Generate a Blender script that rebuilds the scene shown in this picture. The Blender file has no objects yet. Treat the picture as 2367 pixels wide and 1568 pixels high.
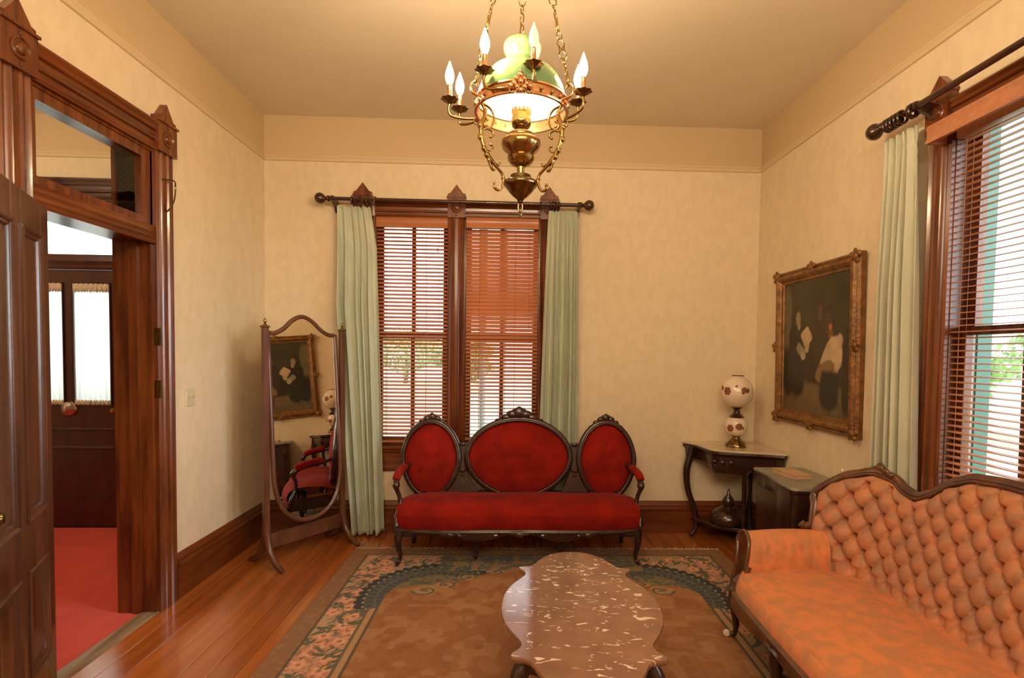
import bpy, bmesh, math, random
import numpy as np
from mathutils import Vector, Matrix
random.seed(7); rng = np.random.RandomState(5)
PI = math.pi
C = bpy.context.scene.collection
sc = bpy.context.scene

# ------------------------------------------------------------------ camera
W_, H_ = 2367, 1568
Fv = Vector((0.03816033, 0.99856703, -0.03751889)); Rv = Vector((0.99920596, -0.03770048, 0.01288876)); Uv = Vector((-0.01145581, 0.03798094, 0.9992128))
cam = bpy.data.objects.new('camera', bpy.data.cameras.new('camera')); C.objects.link(cam)
M = Matrix(((Rv.x, Uv.x, -Fv.x, 0), (Rv.y, Uv.y, -Fv.y, 0), (Rv.z, Uv.z, -Fv.z, 1.5328), (0, 0, 0, 1)))
cam.matrix_world = M
cam.data.sensor_width = 36; cam.data.lens = 1230.37/W_*36
cam.data.shift_x = -(1226.53-W_/2)/W_; cam.data.shift_y = (863.25-H_/2)/W_
cam.data.clip_start = .05; cam.data.clip_end = 200
sc.camera = cam

# ------------------------------------------------------------------ world, lights, exposure
world = bpy.data.worlds.new('overcast_sky'); sc.world = world; world.use_nodes = True
bg = world.node_tree.nodes['Background']; bg.inputs[0].default_value = (.93, .97, 1, 1); bg.inputs[1].default_value = 3.4
sc.view_settings.view_transform = 'Standard'; sc.view_settings.look = 'None'
sc.view_settings.gamma = 1; sc.view_settings.use_curve_mapping = False; sc.view_settings.exposure = 0.0

def lamp(name, kind, loc, power, col, **k):
    d = bpy.data.lights.new(name, kind); d.energy = power; d.color = col
    for a, b in k.items(): setattr(d, a, b)
    o = bpy.data.objects.new(name, d); C.objects.link(o); o.location = loc
    return o
# soft hazy sun through the right-hand window
sun = lamp('sun', 'SUN', (8, 1, 4), 11, (.93, .97, 1), angle=math.radians(46))
sun.rotation_euler = Vector((-1, .36, -.13)).to_track_quat('-Z', 'Y').to_euler()
# warm fill added behind the camera for brightness; no lamp stands there
back = lamp('rear_fill_light', 'AREA', (0.1, -.75, 2.9), 85, (1, .80, .56), shape='RECTANGLE', size=2.6, size_y=.9)
back.rotation_euler = Vector((0, .9, -.25)).to_track_quat('-Z', 'Y').to_euler()
hall = lamp('hall_fill_light', 'POINT', (-3.9, 3.0, 3.0), 60, (1, .76, .5), shadow_soft_size=.12)  # added point light that brightens the hall from out of view, no fixture

# ------------------------------------------------------------------ materials
MATS = {}
def mat(name, col, rough=.5, metal=0, col2=None, nscale=(8, 8, 8), bump=0, bscale=40, spec=.5, coat=0, detail=4, lo=.35, hi=.65, sheen=0):
    m = bpy.data.materials.new(name); m.use_nodes = True; nt = m.node_tree; b = nt.nodes['Principled BSDF']
    b.inputs['Roughness'].default_value = rough; b.inputs['Metallic'].default_value = metal
    b.inputs['Specular IOR Level'].default_value = spec; b.inputs['Coat Weight'].default_value = coat
    b.inputs['Coat Roughness'].default_value = .12; b.inputs['Sheen Weight'].default_value = sheen
    b.inputs['Base Color'].default_value = (*col, 1)
    tc = nt.nodes.new('ShaderNodeTexCoord')
    if col2 is not None:
        mp = nt.nodes.new('ShaderNodeMapping'); mp.inputs['Scale'].default_value = nscale
        n = nt.nodes.new('ShaderNodeTexNoise'); n.inputs['Scale'].default_value = 1; n.inputs['Detail'].default_value = detail
        r = nt.nodes.new('ShaderNodeValToRGB'); r.color_ramp.elements[0].position = lo; r.color_ramp.elements[1].position = hi
        r.color_ramp.elements[0].color = (*col, 1); r.color_ramp.elements[1].color = (*col2, 1)
        nt.links.new(tc.outputs['Object'], mp.inputs[0]); nt.links.new(mp.outputs[0], n.inputs[0])
        nt.links.new(n.outputs[0], r.inputs[0]); nt.links.new(r.outputs[0], b.inputs['Base Color'])
    if bump:
        n2 = nt.nodes.new('ShaderNodeTexNoise'); n2.inputs['Scale'].default_value = bscale; n2.inputs['Detail'].default_value = 3
        bp = nt.nodes.new('ShaderNodeBump'); bp.inputs['Strength'].default_value = bump; bp.inputs['Distance'].default_value = .01
        nt.links.new(tc.outputs['Object'], n2.inputs[0]); nt.links.new(n2.outputs[0], bp.inputs['Height']); nt.links.new(bp.outputs[0], b.inputs['Normal'])
    MATS[name] = m
    return m
def emis(name, col, st):
    m = bpy.data.materials.new(name); m.use_nodes = True; b = m.node_tree.nodes['Principled BSDF']
    b.inputs['Base Color'].default_value = (*col, 1); b.inputs['Emission Color'].default_value = (*col, 1); b.inputs['Emission Strength'].default_value = st
    return m
m_ceiling = mat('ceiling_plaster', (.77, .68, .53), .9, col2=(.73, .64, .50), nscale=(.6, .6, .6), bump=.05)
m_frieze = mat('frieze_paint', (.58, .43, .25), .85, col2=(.54, .40, .23), nscale=(1, 1, 1), bump=.03)
m_rail = mat('picture_rail_paint', (.60, .46, .28), .7)
m_wall = mat('damask_wallpaper', (.71, .585, .405), .8, col2=(.675, .55, .375), nscale=(16, 16, 9), lo=.42, hi=.58, detail=2, bump=.04, bscale=60)
m_wood = mat('mahogany_trim', (.085, .018, .004), .26, col2=(.185, .048, .010), nscale=(25, 25, 2.5), bump=.05, bscale=30, coat=.3)
m_woodh = mat('mahogany_trim_horizontal', (.085, .018, .004), .26, col2=(.185, .048, .010), nscale=(2.5, 25, 25), bump=.05, bscale=30, coat=.3)
m_woody = mat('mahogany_trim_lengthwise', (.085, .018, .004), .26, col2=(.185, .048, .010), nscale=(25, 2.5, 25), bump=.05, bscale=30, coat=.3)
m_base = mat('baseboard_wood', (.10, .022, .005), .32, col2=(.17, .040, .009), nscale=(3, 3, 20), coat=.2)
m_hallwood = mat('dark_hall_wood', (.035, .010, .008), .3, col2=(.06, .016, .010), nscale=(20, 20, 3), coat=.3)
m_door = mat('old_door_wood', (.055, .018, .008), .3, col2=(.12, .042, .018), nscale=(22, 22, 2), bump=.08, bscale=25, coat=.35)
m_dark = mat('dark_walnut', (.022, .008, .006), .25, col2=(.045, .016, .010), nscale=(12, 12, 12), coat=.4)
m_settee = mat('carved_settee_walnut', (.07, .024, .008), .25, col2=(.13, .05, .018), nscale=(10, 10, 10), coat=.4)
m_mirwood = mat('mirror_frame_wood', (.085, .030, .014), .3, col2=(.14, .052, .024), nscale=(20, 20, 4), coat=.3)
m_rod = mat('rod_wood', (.030, .009, .006), .25, col2=(.055, .018, .010), nscale=(10, 10, 10), coat=.4)
m_plank = [mat('floorboard_wood_%d' % i, c, .22, col2=tuple(x*.62 for x in c), nscale=(14, .9, 14), bump=.03, bscale=12, coat=1.0, lo=.3, hi=.7) for i, c in enumerate([(.45, .125, .022), (.39, .105, .018), (.50, .145, .027)])]
m_gap = mat('dark_subfloor', (.03, .012, .006), .8)
m_thresh = mat('worn_threshold', (.30, .22, .15), .35, col2=(.17, .10, .06), nscale=(30, 3, 10), bump=.1)
m_redcarpet = mat('red_hall_carpet', (.58, .030, .006), .95, col2=(.50, .022, .005), nscale=(6, 6, 6), bump=.3, bscale=220, sheen=.2)
m_redvelvet = mat('red_velvet', (.265, .009, .003), .85, col2=(.18, .006, .0025), nscale=(7, 7, 7), bump=.12, bscale=140, sheen=.03, spec=.15)
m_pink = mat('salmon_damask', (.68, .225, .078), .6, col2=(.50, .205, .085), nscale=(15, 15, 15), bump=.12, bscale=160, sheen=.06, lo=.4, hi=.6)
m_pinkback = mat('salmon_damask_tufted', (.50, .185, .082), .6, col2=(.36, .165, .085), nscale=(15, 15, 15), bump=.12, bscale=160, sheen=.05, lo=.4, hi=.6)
m_pinkbtn = mat('salmon_button_shaded', (.26, .08, .035), .7)  # darker than the cloth: shade of the tuft creases put into the colour
m_sage = mat('sage_curtain', (.52, .55, .42), .8, col2=(.45, .48, .35), nscale=(5, 5, 2), bump=.05, bscale=120, sheen=.2)
m_sagein = mat('sage_curtain_warm', (.60, .60, .46), .8, col2=(.52, .52, .38), nscale=(5, 5, 2), bump=.05, bscale=120, sheen=.2)
m_brass = mat('aged_brass', (.48, .31, .11), .2, 1, col2=(.30, .20, .07), nscale=(30, 30, 30), bump=.12, bscale=60)
m_brassd = mat('dark_brass', (.27, .19, .08), .22, 1, col2=(.15, .105, .045), nscale=(30, 30, 30), bump=.1, bscale=60)
m_copper = mat('rose_brass', (.78, .44, .22), .25, 1, bump=.05)
m_steel = mat('worn_nickel', (.6, .55, .5), .2, 1)
m_gilt = mat('dull_gilt_frame', (.27, .12, .03), .42, .35, col2=(.14, .06, .016), nscale=(18, 18, 18), bump=.35, bscale=45)
m_cream = mat('cream_plastic', (.62, .55, .36), .4)
m_white = mat('milk_glass', (.72, .58, .44), .25, col2=(.70, .56, .42), coat=.4)
m_flower = mat('painted_rose', (.16, .04, .015), .4, col2=(.30, .09, .04), nscale=(60, 60, 60))
m_cream2 = mat('cream_lace', (.55, .45, .32), .9)
m_marbw = mat('cream_marble', (.62, .48, .32), .25, col2=(.50, .38, .25), nscale=(9, 9, 9), coat=.3)
m_grey = mat('grey_marble', (.26, .24, .18), .3, col2=(.18, .17, .13), nscale=(9, 9, 9))
m_paper = mat('buff_paper', (.52, .33, .19), .7, col2=(.45, .27, .15), nscale=(10, 10, 10))
m_white2 = mat('white_caster', (.75, .68, .55), .3)
m_green = mat('teal_frame_paint', (.025, .135, .10), .5)
m_postgrey = mat('porch_post_paint', (.14, .17, .16), .6)
m_extwhite = mat('exterior_white_paint', (.75, .75, .72), .6)
m_grass = mat('lawn', (.38, .46, .27), .95, col2=(.52, .58, .40), nscale=(.6, .6, .6))
m_leaf = mat('tree_leaves', (.26, .34, .19), .8, col2=(.46, .55, .34), nscale=(2, 2, 2))
m_bark = mat('tree_bark', (.12, .08, .05), .9)
m_conc = mat('garden_path', (.6, .6, .58), .9)
m_blind = mat('wood_blind_slat', (.58, .225, .095), .4, col2=(.50, .18, .075), nscale=(4, 30, 30), coat=.2)
m_cord = mat('blind_cord', (.30, .14, .07), .8)
m_blindr = mat('wood_blind_slat_right', (.48, .20, .10), .4, col2=(.40, .16, .075), nscale=(30, 4, 30), coat=.2)
m_bulb = emis('lit_flame_bulb', (1, .74, .43), 620)
m_shadein = mat('white_glass_lining', (.88, .86, .80), .4)
def thin(m, w, col):
    nt = m.node_tree; b = nt.nodes['Principled BSDF']; out = nt.nodes['Material Output']
    t = nt.nodes.new('ShaderNodeBsdfTranslucent'); t.inputs[0].default_value = (*col, 1); mx = nt.nodes.new('ShaderNodeMixShader'); mx.inputs[0].default_value = w
    nt.links.new(b.outputs[0], mx.inputs[1]); nt.links.new(t.outputs[0], mx.inputs[2]); nt.links.new(mx.outputs[0], out.inputs[0])
thin(m_blind, .30, (.80, .30, .12)); thin(m_sage, .05, (.52, .58, .42)); thin(m_sagein, .07, (.6, .6, .44)); thin(m_leaf, .3, (.3, .5, .1))
m_milkgreen = mat('green_milk_glass', (.15, .26, .10), .12, coat=.5); thin(m_milkgreen, .07, (.40, .58, .26))
m_mirror = mat('mirror_silvering', (.86, .84, .78), .015, 1)
def glassmat(name, tint, refl=.08):
    m = bpy.data.materials.new(name); m.use_nodes = True; nt = m.node_tree; nt.nodes.clear()
    o = nt.nodes.new('ShaderNodeOutputMaterial'); t = nt.nodes.new('ShaderNodeBsdfTransparent'); t.inputs[0].default_value = (*tint, 1)
    g = nt.nodes.new('ShaderNodeBsdfGlossy'); g.inputs['Roughness'].default_value = .03; f = nt.nodes.new('ShaderNodeFresnel'); f.inputs[0].default_value = 1.45
    mx = nt.nodes.new('ShaderNodeMixShader'); ge = nt.nodes.new('ShaderNodeNewGeometry'); ml = nt.nodes.new('ShaderNodeMath'); ml.operation = 'MULTIPLY'; iv = nt.nodes.new('ShaderNodeMath'); iv.operation = 'SUBTRACT'; iv.inputs[0].default_value = 1
    nt.links.new(ge.outputs['Backfacing'], iv.inputs[1]); nt.links.new(iv.outputs[0], ml.inputs[0]); nt.links.new(f.outputs[0], ml.inputs[1]); nt.links.new(ml.outputs[0], mx.inputs[0]); nt.links.new(t.outputs[0], mx.inputs[1]); nt.links.new(g.outputs[0], mx.inputs[2]); nt.links.new(mx.outputs[0], o.inputs[0])
    return m
m_sheer = mat('white_sheer', (.9, .9, .88), .9); thin(m_sheer, .93, (.98, .98, .98))
m_glass = glassmat('window_glass', (.94, .96, .95))
m_clear = glassmat('clear_lamp_glass', (.95, .88, .76))
# marble with white inclusions
m_marble = mat('red_breccia_marble', (.30, .14, .075), .12, col2=(.22, .10, .06), nscale=(7, 7, 7), coat=.5)
nt = m_marble.node_tree; b = nt.nodes['Principled BSDF']; base = b.inputs['Base Color'].links[0].from_socket
tc = nt.nodes.new('ShaderNodeTexCoord'); mp = nt.nodes.new('ShaderNodeMapping'); mp.inputs['Scale'].default_value = (13, 30, 13); mp.inputs['Rotation'].default_value = (0, 0, .15)
n = nt.nodes.new('ShaderNodeTexNoise'); n.inputs['Scale'].default_value = 1; n.inputs['Detail'].default_value = 2; n.inputs['Distortion'].default_value = 1.6
r = nt.nodes.new('ShaderNodeValToRGB'); r.color_ramp.elements[0].position = .625; r.color_ramp.elements[1].position = .65
mx = nt.nodes.new('ShaderNodeMix'); mx.data_type = 'RGBA'; mx.inputs[7].default_value = (.80, .62, .48, 1)
nt.links.new(tc.outputs['Object'], mp.inputs[0]); nt.links.new(mp.outputs[0], n.inputs[0]); nt.links.new(n.outputs[0], r.inputs[0])
nt.links.new(r.outputs[0], mx.inputs[0]); nt.links.new(base, mx.inputs[6]); nt.links.new(mx.outputs[2], b.inputs['Base Color'])
def colattr(name, rough, bump=0, bscale=200, coat=0):
    m = mat(name, (.5, .5, .5), rough, bump=bump, bscale=bscale, coat=coat); nt = m.node_tree
    a = nt.nodes.new('ShaderNodeVertexColor'); a.layer_name = 'Col'; nt.links.new(a.outputs[0], nt.nodes['Principled BSDF'].inputs['Base Color'])
    return m
m_rug = colattr('woven_wool_rug', .95, .35, 260)
m_canvas = colattr('oil_painting', .35, .15, 60)

# ------------------------------------------------------------------ helpers
class MB:
    def __init__(s): s.v = []; s.f = []
    def add(s, v, f):
        n = len(s.v); s.v += [tuple(p) for p in v]; s.f += [tuple(i+n for i in q) for q in f]; return s
    def box(s, x0, x1, y0, y1, z0, z1):
        v = [(x, y, z) for x in (x0, x1) for y in (y0, y1) for z in (z0, z1)]
        return s.add(v, [(0, 1, 3, 2), (4, 6, 7, 5), (0, 4, 5, 1), (2, 3, 7, 6), (0, 2, 6, 4), (1, 5, 7, 3)])
    def bbox(s, x0, x1, y0, y1, z0, z1, c=.004):           # box with chamfered edges
        v = []; f = []
        X = (x0, x1); Y = (y0, y1); Z = (z0, z1)
        idx = {}
        for i in (0, 1):
            for j in (0, 1):
                for k in (0, 1):
                    sx, sy, sz = (1-2*i)*c, (1-2*j)*c, (1-2*k)*c
                    for a, d in enumerate(((0, sy, sz), (sx, 0, sz), (sx, sy, 0))):
                        idx[i, j, k, a] = len(v); v.append((X[i]+d[0], Y[j]+d[1], Z[k]+d[2]))
        for i in (0, 1):
            f.append(tuple(idx[i, j, k, 0] for j, k in ((0, 0), (0, 1), (1, 1), (1, 0))))
            f.append(tuple(idx[j, i, k, 1] for j, k in ((0, 0), (0, 1), (1, 1), (1, 0))))
            f.append(tuple(idx[j, k, i, 2] for j, k in ((0, 0), (0, 1), (1, 1), (1, 0))))
            for j in (0, 1):
                f.append((idx[i, j, 0, 0], idx[i, j, 1, 0], idx[i, j, 1, 1], idx[i, j, 0, 1]))
                f.append((idx[i, 0, j, 0], idx[i, 1, j, 0], idx[i, 1, j, 2], idx[i, 0, j, 2]))
                f.append((idx[0, i, j, 1], idx[1, i, j, 1], idx[1, i, j, 2], idx[0, i, j, 2]))
                for k in (0, 1): f.append((idx[i, j, k, 0], idx[i, j, k, 1], idx[i, j, k, 2]))
        return s.add(v, f)
    def ext(s, poly, o, A, B, N, L):                      # extrude a 2-D outline
        o, A, B, N = map(Vector, (o, A, B, N)); n = len(poly)
        v = [o+A*a+B*b for a, b in poly]+[o+A*a+B*b+N*L for a, b in poly]
        f = [(i, (i+1) % n, (i+1) % n+n, i+n) for i in range(n)]+[tuple(range(n))[::-1], tuple(range(n, 2*n))]
        return s.add(v, f)
    def tube(s, path, r, n=8, closed=False, flat=1.0, up=None):
        P = [Vector(p) for p in path]; m = len(P); R = r if hasattr(r, '__len__') else [r]*m
        v = []; f = []; prev = None
        for i in range(m):
            if closed: t = P[(i+1) % m]-P[i-1]
            else: t = P[min(i+1, m-1)]-P[max(i-1, 0)]
            t.normalize()
            if up is not None: a = Vector(up)-t*t.dot(Vector(up))
            elif prev is None: a = t.cross(Vector((0, 0, 1))) if abs(t.z) < .9 else t.cross(Vector((0, 1, 0)))
            else: a = prev-t*prev.dot(t)
            if a.length < 1e-6: a = t.orthogonal()
            a.normalize(); prev = a; b_ = t.cross(a)
            for k in range(n):
                th = 2*PI*k/n; v.append(P[i]+a*math.cos(th)*R[i]+b_*math.sin(th)*R[i]*flat)
        for i in range(m if closed else m-1):
            j = (i+1) % m
            for k in range(n): f.append((i*n+k, i*n+(k+1) % n, j*n+(k+1) % n, j*n+k))
        if not closed: f += [tuple(range(n))[::-1], tuple(range((m-1)*n, m*n))]
        return s.add(v, f)
    def lathe(s, prof, o=(0, 0, 0), n=24, N=(0, 0, 1), wave=None):
        N = Vector(N).normalized(); a = N.orthogonal().normalized() if abs(N.z) < .99 else Vector((1, 0, 0)); b_ = N.cross(a); o = Vector(o)
        v = []; f = []; m = len(prof)
        for r, z in prof:
            for k in range(n):
                th = 2*PI*k/n; rr = max(r, 1e-5)*(1+(wave(th) if wave else 0)); v.append(o+a*rr*math.cos(th)+b_*rr*math.sin(th)+N*z)
        for i in range(m-1):
            for k in range(n): f.append((i*n+k, i*n+(k+1) % n, (i+1)*n+(k+1) % n, (i+1)*n+k))
        f += [tuple(range(n))[::-1], tuple(range((m-1)*n, m*n))]
        return s.add(v, f)
    def shell(s, prof, o=(0, 0, 0), n=24):                 # open lathe
        k0 = len(s.f); s.lathe(prof, o, n); s.f = s.f[:-2]; return s
    def ball(s, o, r, n=12, sq=(1, 1, 1)):
        prof = [(r*math.sin(PI*i/(n//2)), -r*math.cos(PI*i/(n//2))) for i in range(n//2+1)]
        k = len(s.v); s.lathe(prof, (0, 0, 0), n)
        for i in range(k, len(s.v)): p = s.v[i]; s.v[i] = (o[0]+p[0]*sq[0], o[1]+p[1]*sq[1], o[2]+p[2]*sq[2])
        return s
    def grid(s, fn, nu, nv, cu=False):
        v = [fn(i/(nu if cu else nu-1), j/(nv-1)) for i in range(nu) for j in range(nv)]
        f = [(i*nv+j, ((i+1) % nu)*nv+j, ((i+1) % nu)*nv+j+1, i*nv+j+1) for i in range(nu if cu else nu-1) for j in range(nv-1)]
        return s.add(v, f)
    def mesh(s, name, m, smooth=True, ang=35):
        me = bpy.data.meshes.new(name); me.from_pydata(s.v, [], s.f); me.update()
        bm = bmesh.new(); bm.from_mesh(me); bmesh.ops.recalc_face_normals(bm, faces=bm.faces); bm.to_mesh(me); bm.free()
        if smooth:
            me.shade_smooth(); me.set_sharp_from_angle(angle=math.radians(ang))
        if m: me.materials.append(m)
        return me
    def build(s, name, m, parent=None, smooth=True, ang=35, label=None):
        return link(name, s.mesh(name, m, smooth, ang), parent, label)
def link(name, me, parent=None, label=None):
    o = bpy.data.objects.new(name, me); C.objects.link(o)
    if parent is not None: o.parent = parent
    if label: o['label'] = label
    return o
def tag(o, label, cat, group=None, kind=None):
    if label: o['label'] = label
    if cat: o['category'] = cat
    if group: o['group'] = group
    if kind: o['kind'] = kind
    return o
def thing(name, label, cat, loc=(0, 0, 0), rz=0, group=None):
    o = bpy.data.objects.new(name, None); C.objects.link(o); o.location = loc; o.rotation_euler = (0, 0, rz); o.empty_display_size = .1
    return tag(o, label, cat, group)
def struct(name, mb, m, parent=None, **k):
    o = mb.build(name, m, parent, **k)
    if parent is None: o['kind'] = 'structure'
    return o
def sroot(name):
    o = bpy.data.objects.new(name, None); C.objects.link(o); o['kind'] = 'structure'; return o
def copytree(o, parent=None):
    c = o.copy(); C.objects.link(c); c.parent = parent
    for ch in list(o.children): copytree(ch, c)
    return c
def solid(o, t):
    md = o.modifiers.new('thickness', 'SOLIDIFY'); md.thickness = t; md.offset = 0; return o
def catmull(pts, n=8, closed=False):
    P = [Vector(p) for p in pts]; m = len(P); out = []
    for i in range(m if closed else m-1):
        p1, p2 = P[i], P[(i+1) % m]
        p0 = P[i-1] if (closed or i > 0) else p1*2-p2
        p3 = P[(i+2) % m] if (closed or i+2 < m) else p2*2-p1
        for k in range(n):
            t = k/n; out.append(.5*((2*p1)+(p2-p0)*t+(2*p0-5*p1+4*p2-p3)*t*t+(3*p1-p0-3*p2+p3)*t**3))
    if not closed: out.append(P[-1])
    return out

# ------------------------------------------------------------------ room shell
XL, XR, YB, H, YN = -2.0323, 2.1057, 4.4975, 3.45, -1.2
HR, HB = 3.085, .278
DO = (2.345, 3.12)                       # parlour door opening in the left wall (Y)
XH = -2.222                              # hall side of the left wall
HY = 4.60                                # hall end wall
WZ = (.74, 2.645)
W1, W2 = (-1.128, -.527), (-.390, .236)
V1, V2 = (1.80, 2.49), (.97, 1.66)       # right wall window openings (Y)

fl = sroot('floor')
MB().box(XL-.2, XR+.2, YN, YB+.2, -.12, -.03).build('subfloor', m_gap, fl)
pw = .128; xx = XL-.01; i = 0
pm = [MB().bbox(0, pw-.0025, YN, YB, -.029, 0, .0015).mesh('floorboard', mm, False) for mm in m_plank]
while xx < XR:
    o = link('floorboard', pm[rng.randint(3)], fl); o.location = (xx, 0, 0); xx += pw
fh = sroot('floor_hall')
MB().box(-5.4, XL-.1, YN, HY+.2, -.12, -.004).build('subfloor', m_gap, fh)
MB().box(-5.4, -2.118, YN, HY, -.004, .006).build('carpet', m_redcarpet, fh, label='bright red hall carpet')
thr = MB().ext([(-2.118, 0), (-2.11, .012), (-2.04, .012), (-2.022, 0)], (0, DO[0]-.02, 0), (1, 0, 0), (0, 0, 1), (0, 1, 0), DO[1]-DO[0]+.06)
struct('trim_1', thr, m_thresh)
struct('ceiling', MB().box(XL-.2, XR+.2, YN, YB+.2, H, H+.1), m_ceiling)
struct('ceiling_hall', MB().box(-5.4, XL-.2, YN, YB+.3, H, H+.1), m_ceiling)

def wallband(name, boxes, axis, inner, outer, frieze=True):
    """wall whose room face is at `inner`; boxes are (a0,a1,z0,z1) along the wall"""
    w = sroot(name)
    mb = MB(); mf = MB()
    for a0, a1, z0, z1 in boxes:
        for (q, zz0, zz1) in ((mb, z0, min(z1, HR)), (mf, max(z0, HR), z1)):
            if zz1 <= zz0: continue
            lo, hi = sorted((inner, outer))
            if axis == 'x': q.box(lo, hi, a0, a1, zz0, zz1)
            else: q.box(a0, a1, lo, hi, zz0, zz1)
    mb.build('wallpaper', m_wall, w, False)
    if mf.v: mf.build('frieze', m_frieze, w, False)
    return w
wl = wallband('wall_left', [(YN, DO[0], 0, H), (DO[1], YB, 0, H), (DO[0], DO[1], 2.665, H)], 'x', XL, XH)
wb = wallband('wall_back', [(XL, W1[0], 0, H), (W1[1], W2[0], 0, H), (W2[1], XR, 0, H), (W1[0], W1[1], 0, WZ[0]), (W1[0], W1[1], WZ[1], H), (W2[0], W2[1], 0, WZ[0]), (W2[0], W2[1], WZ[1], H)], 'y', YB, YB+.2)
wr = wallband('wall_right', [(V1[1], YB+.2, 0, H), (V2[1], V1[0], 0, H), (YN, V2[0], 0, H), (V1[0], V1[1], 0, WZ[0]), (V1[0], V1[1], WZ[1], H), (V2[0], V2[1], 0, WZ[0]), (V2[0], V2[1], WZ[1], H)], 'x', XR, XR+.2)
wn = wallband('wall_front', [(XL-.2, XR+.2, 0, H)], 'y', YN, YN-.15)
# slim picture rail strip under the frieze on each wall
rp = [(0, 0), (.010, .004), (.012, .03), (.006, .038), (.008, .05), (0, .054)]
MB().ext(rp, (XL, YN, HR-.002), (1, 0, 0), (0, 0, 1), (0, 1, 0), YB-YN).build('picture_rail', m_rail, wl)
MB().ext(rp, (XL, YB, HR-.002), (0, -1, 0), (0, 0, 1), (1, 0, 0), XR-XL).build('picture_rail', m_rail, wb)
MB().ext(rp, (XR, YN, HR-.002), (-1, 0, 0), (0, 0, 1), (0, 1, 0), YB-YN).build('picture_rail', m_rail, wr)

# baseboards
bp_ = [(0, 0), (.022, 0), (.022, .19), (.030, .20), (.030, .215), (.020, .228), (.024, .243), (.016, .262), (.006, HB), (0, HB)]
def baseb(name, o, A, N, L): return struct(name, MB().ext(bp_, o, A, (0, 0, 1), N, L), m_base)
baseb('baseboard_left', (XL, 3.278, 0), (1, 0, 0), (0, 1, 0), YB-3.278)
baseb('baseboard_left', (XL, YN, 0), (1, 0, 0), (0, 1, 0), 2.19-YN)
baseb('baseboard_back', (XL, YB, 0), (0, -1, 0), (1, 0, 0), XR-XL)
baseb('baseboard_right', (XR, YN, 0), (-1, 0, 0), (0, 1, 0), YB-YN)

# fluted casing, corner blocks, head mouldings
CP = [(0, 0), (0, .020), (.012, .028), (.022, .022), (.030, .016), (.036, .026), (.048, .032), (.056, .024), (.081, .024), (.089, .032), (.101, .026), (.107, .016), (.115, .022), (.125, .028), (.137, .020), (.137, 0)]
HP = [(0, 0), (0, .018), (.012, .022), (.02, .016), (.045, .016), (.052, .028), (.062, .030), (.07, .020), (.095, .022), (.102, .036), (.118, .042), (.126, .034), (.140, .046), (.150, .046), (.150, 0)]
def casing(parent, o, A, OUT, w, z0, z1, m=m_wood):
    MB().ext([(a*w/.137, b_) for a, b_ in CP], Vector(o)+Vector((0, 0, z0)), A, OUT, (0, 0, 1), z1-z0).build('casing', m, parent)
def head(parent, o, A, OUT, L, z0, h=.15, m=None):
    MB().ext([(b_, a*h/.150) for a, b_ in HP], Vector(o)+Vector((0, 0, z0)), OUT, (0, 0, 1), A, L).build('head_casing', m or m_woodh, parent)
def block(parent, o, A, OUT, w, z0, z1, apex, rot=True, m=m_wood):
    """corner block with rosette and small gabled top; o = lower left corner on the wall"""
    o = Vector(o); A = Vector(A); OUT = Vector(OUT); Z = Vector((0, 0, 1)); mb = MB()
    mb.ext([(0, z0), (w, z0), (w, z1), (0, z1)], o, A, Z, OUT, .046)
    mb.ext([(-.006, z1), (w+.006, z1), (w+.006, z1+.012), (-.006, z1+.012)], o, A, Z, OUT, .056)
    sh = z1+.034
    mb.ext([(.0, z1+.012), (w, z1+.012), (w, sh), (w*.86, sh+.006), (w*.5, apex), (w*.14, sh+.006), (0, sh)], o, A, Z, OUT, .040)
    b0 = mb.build('corner_block', m, parent)
    if rot:
        c = o+A*(w/2)+Z*((z0+z1)/2)+OUT*.044
        MB().lathe([(.046, 0), (.046, .006), (.040, .010), (.034, .004), (.026, .004), (.022, .012), (.012, .016), (.001, .018)], c, 20, OUT).build('rosette', m, b0)
        for dz in (.062, -.062): MB().ball(c+Z*dz, .009, 8).build('rosette_bead', m, b0)

# ------------------------------------------------------------------ parlour doorway (door_1) with transom
d1 = sroot('door_1')
casing(d1, (XL, 3.120, 0), (0, 1, 0), (1, 0, 0), .155, 0, 2.655)
casing(d1, (XL, 2.190, 0), (0, 1, 0), (1, 0, 0), .155, 0, 2.655)
head(d1, (XL, 2.345, 0), (0, 1, 0), (1, 0, 0), .775, 2.655, m=m_woody)
block(d1, (XL, 3.115, 0), (0, 1, 0), (1, 0, 0), .162, 2.652, 2.815, 2.935)
block(d1, (XL, 2.187, 0), (0, 1, 0), (1, 0, 0), .162, 2.652, 2.815, 2.935)
j = MB(); j.box(XH, XL, DO[1]-.0, DO[1]+.025, 0, 2.665).box(XH, XL+.0, DO[1]-.022, DO[1], 0, 2.14)
j.box(XH-.02, XH+.0, DO[1]-.02, DO[1]+.13, 0, 2.75)
j.build('door_jamb', m_wood, d1)
MB().box(-2.15, -2.10, DO[1]-.036, DO[1]-.022, 0, 2.14).build('door_stop', m_wood, d1)
MB().box(XH, XL, DO[0]-.025, DO[0]+.002, 0, 2.665).build('door_jamb', m_wood, d1)
MB().box(XH, XL, DO[0], DO[1], 2.642, 2.67).build('head_jamb', m_wood, d1)
MB().ext([(0, 0), (.036, .0), (.042, .012), (.034, .022), (.040, .034), (.030, .050), (.036, .066), (.028, .085), (.032, .10), (0, .10)], (XL-.02, DO[0], 2.125), (1, 0, 0), (0, 0, 1), (0, 1, 0), DO[1]-DO[0]).build('transom_bar', m_woody, d1)
MB().box(XH, XL-.02, DO[0], DO[1], 2.135, 2.215).build('transom_bar_core', m_woody, d1)
ts = MB()
y0, y1, z0, z1 = DO[0]+.002, DO[1]-.002, 2.226, 2.642
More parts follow.
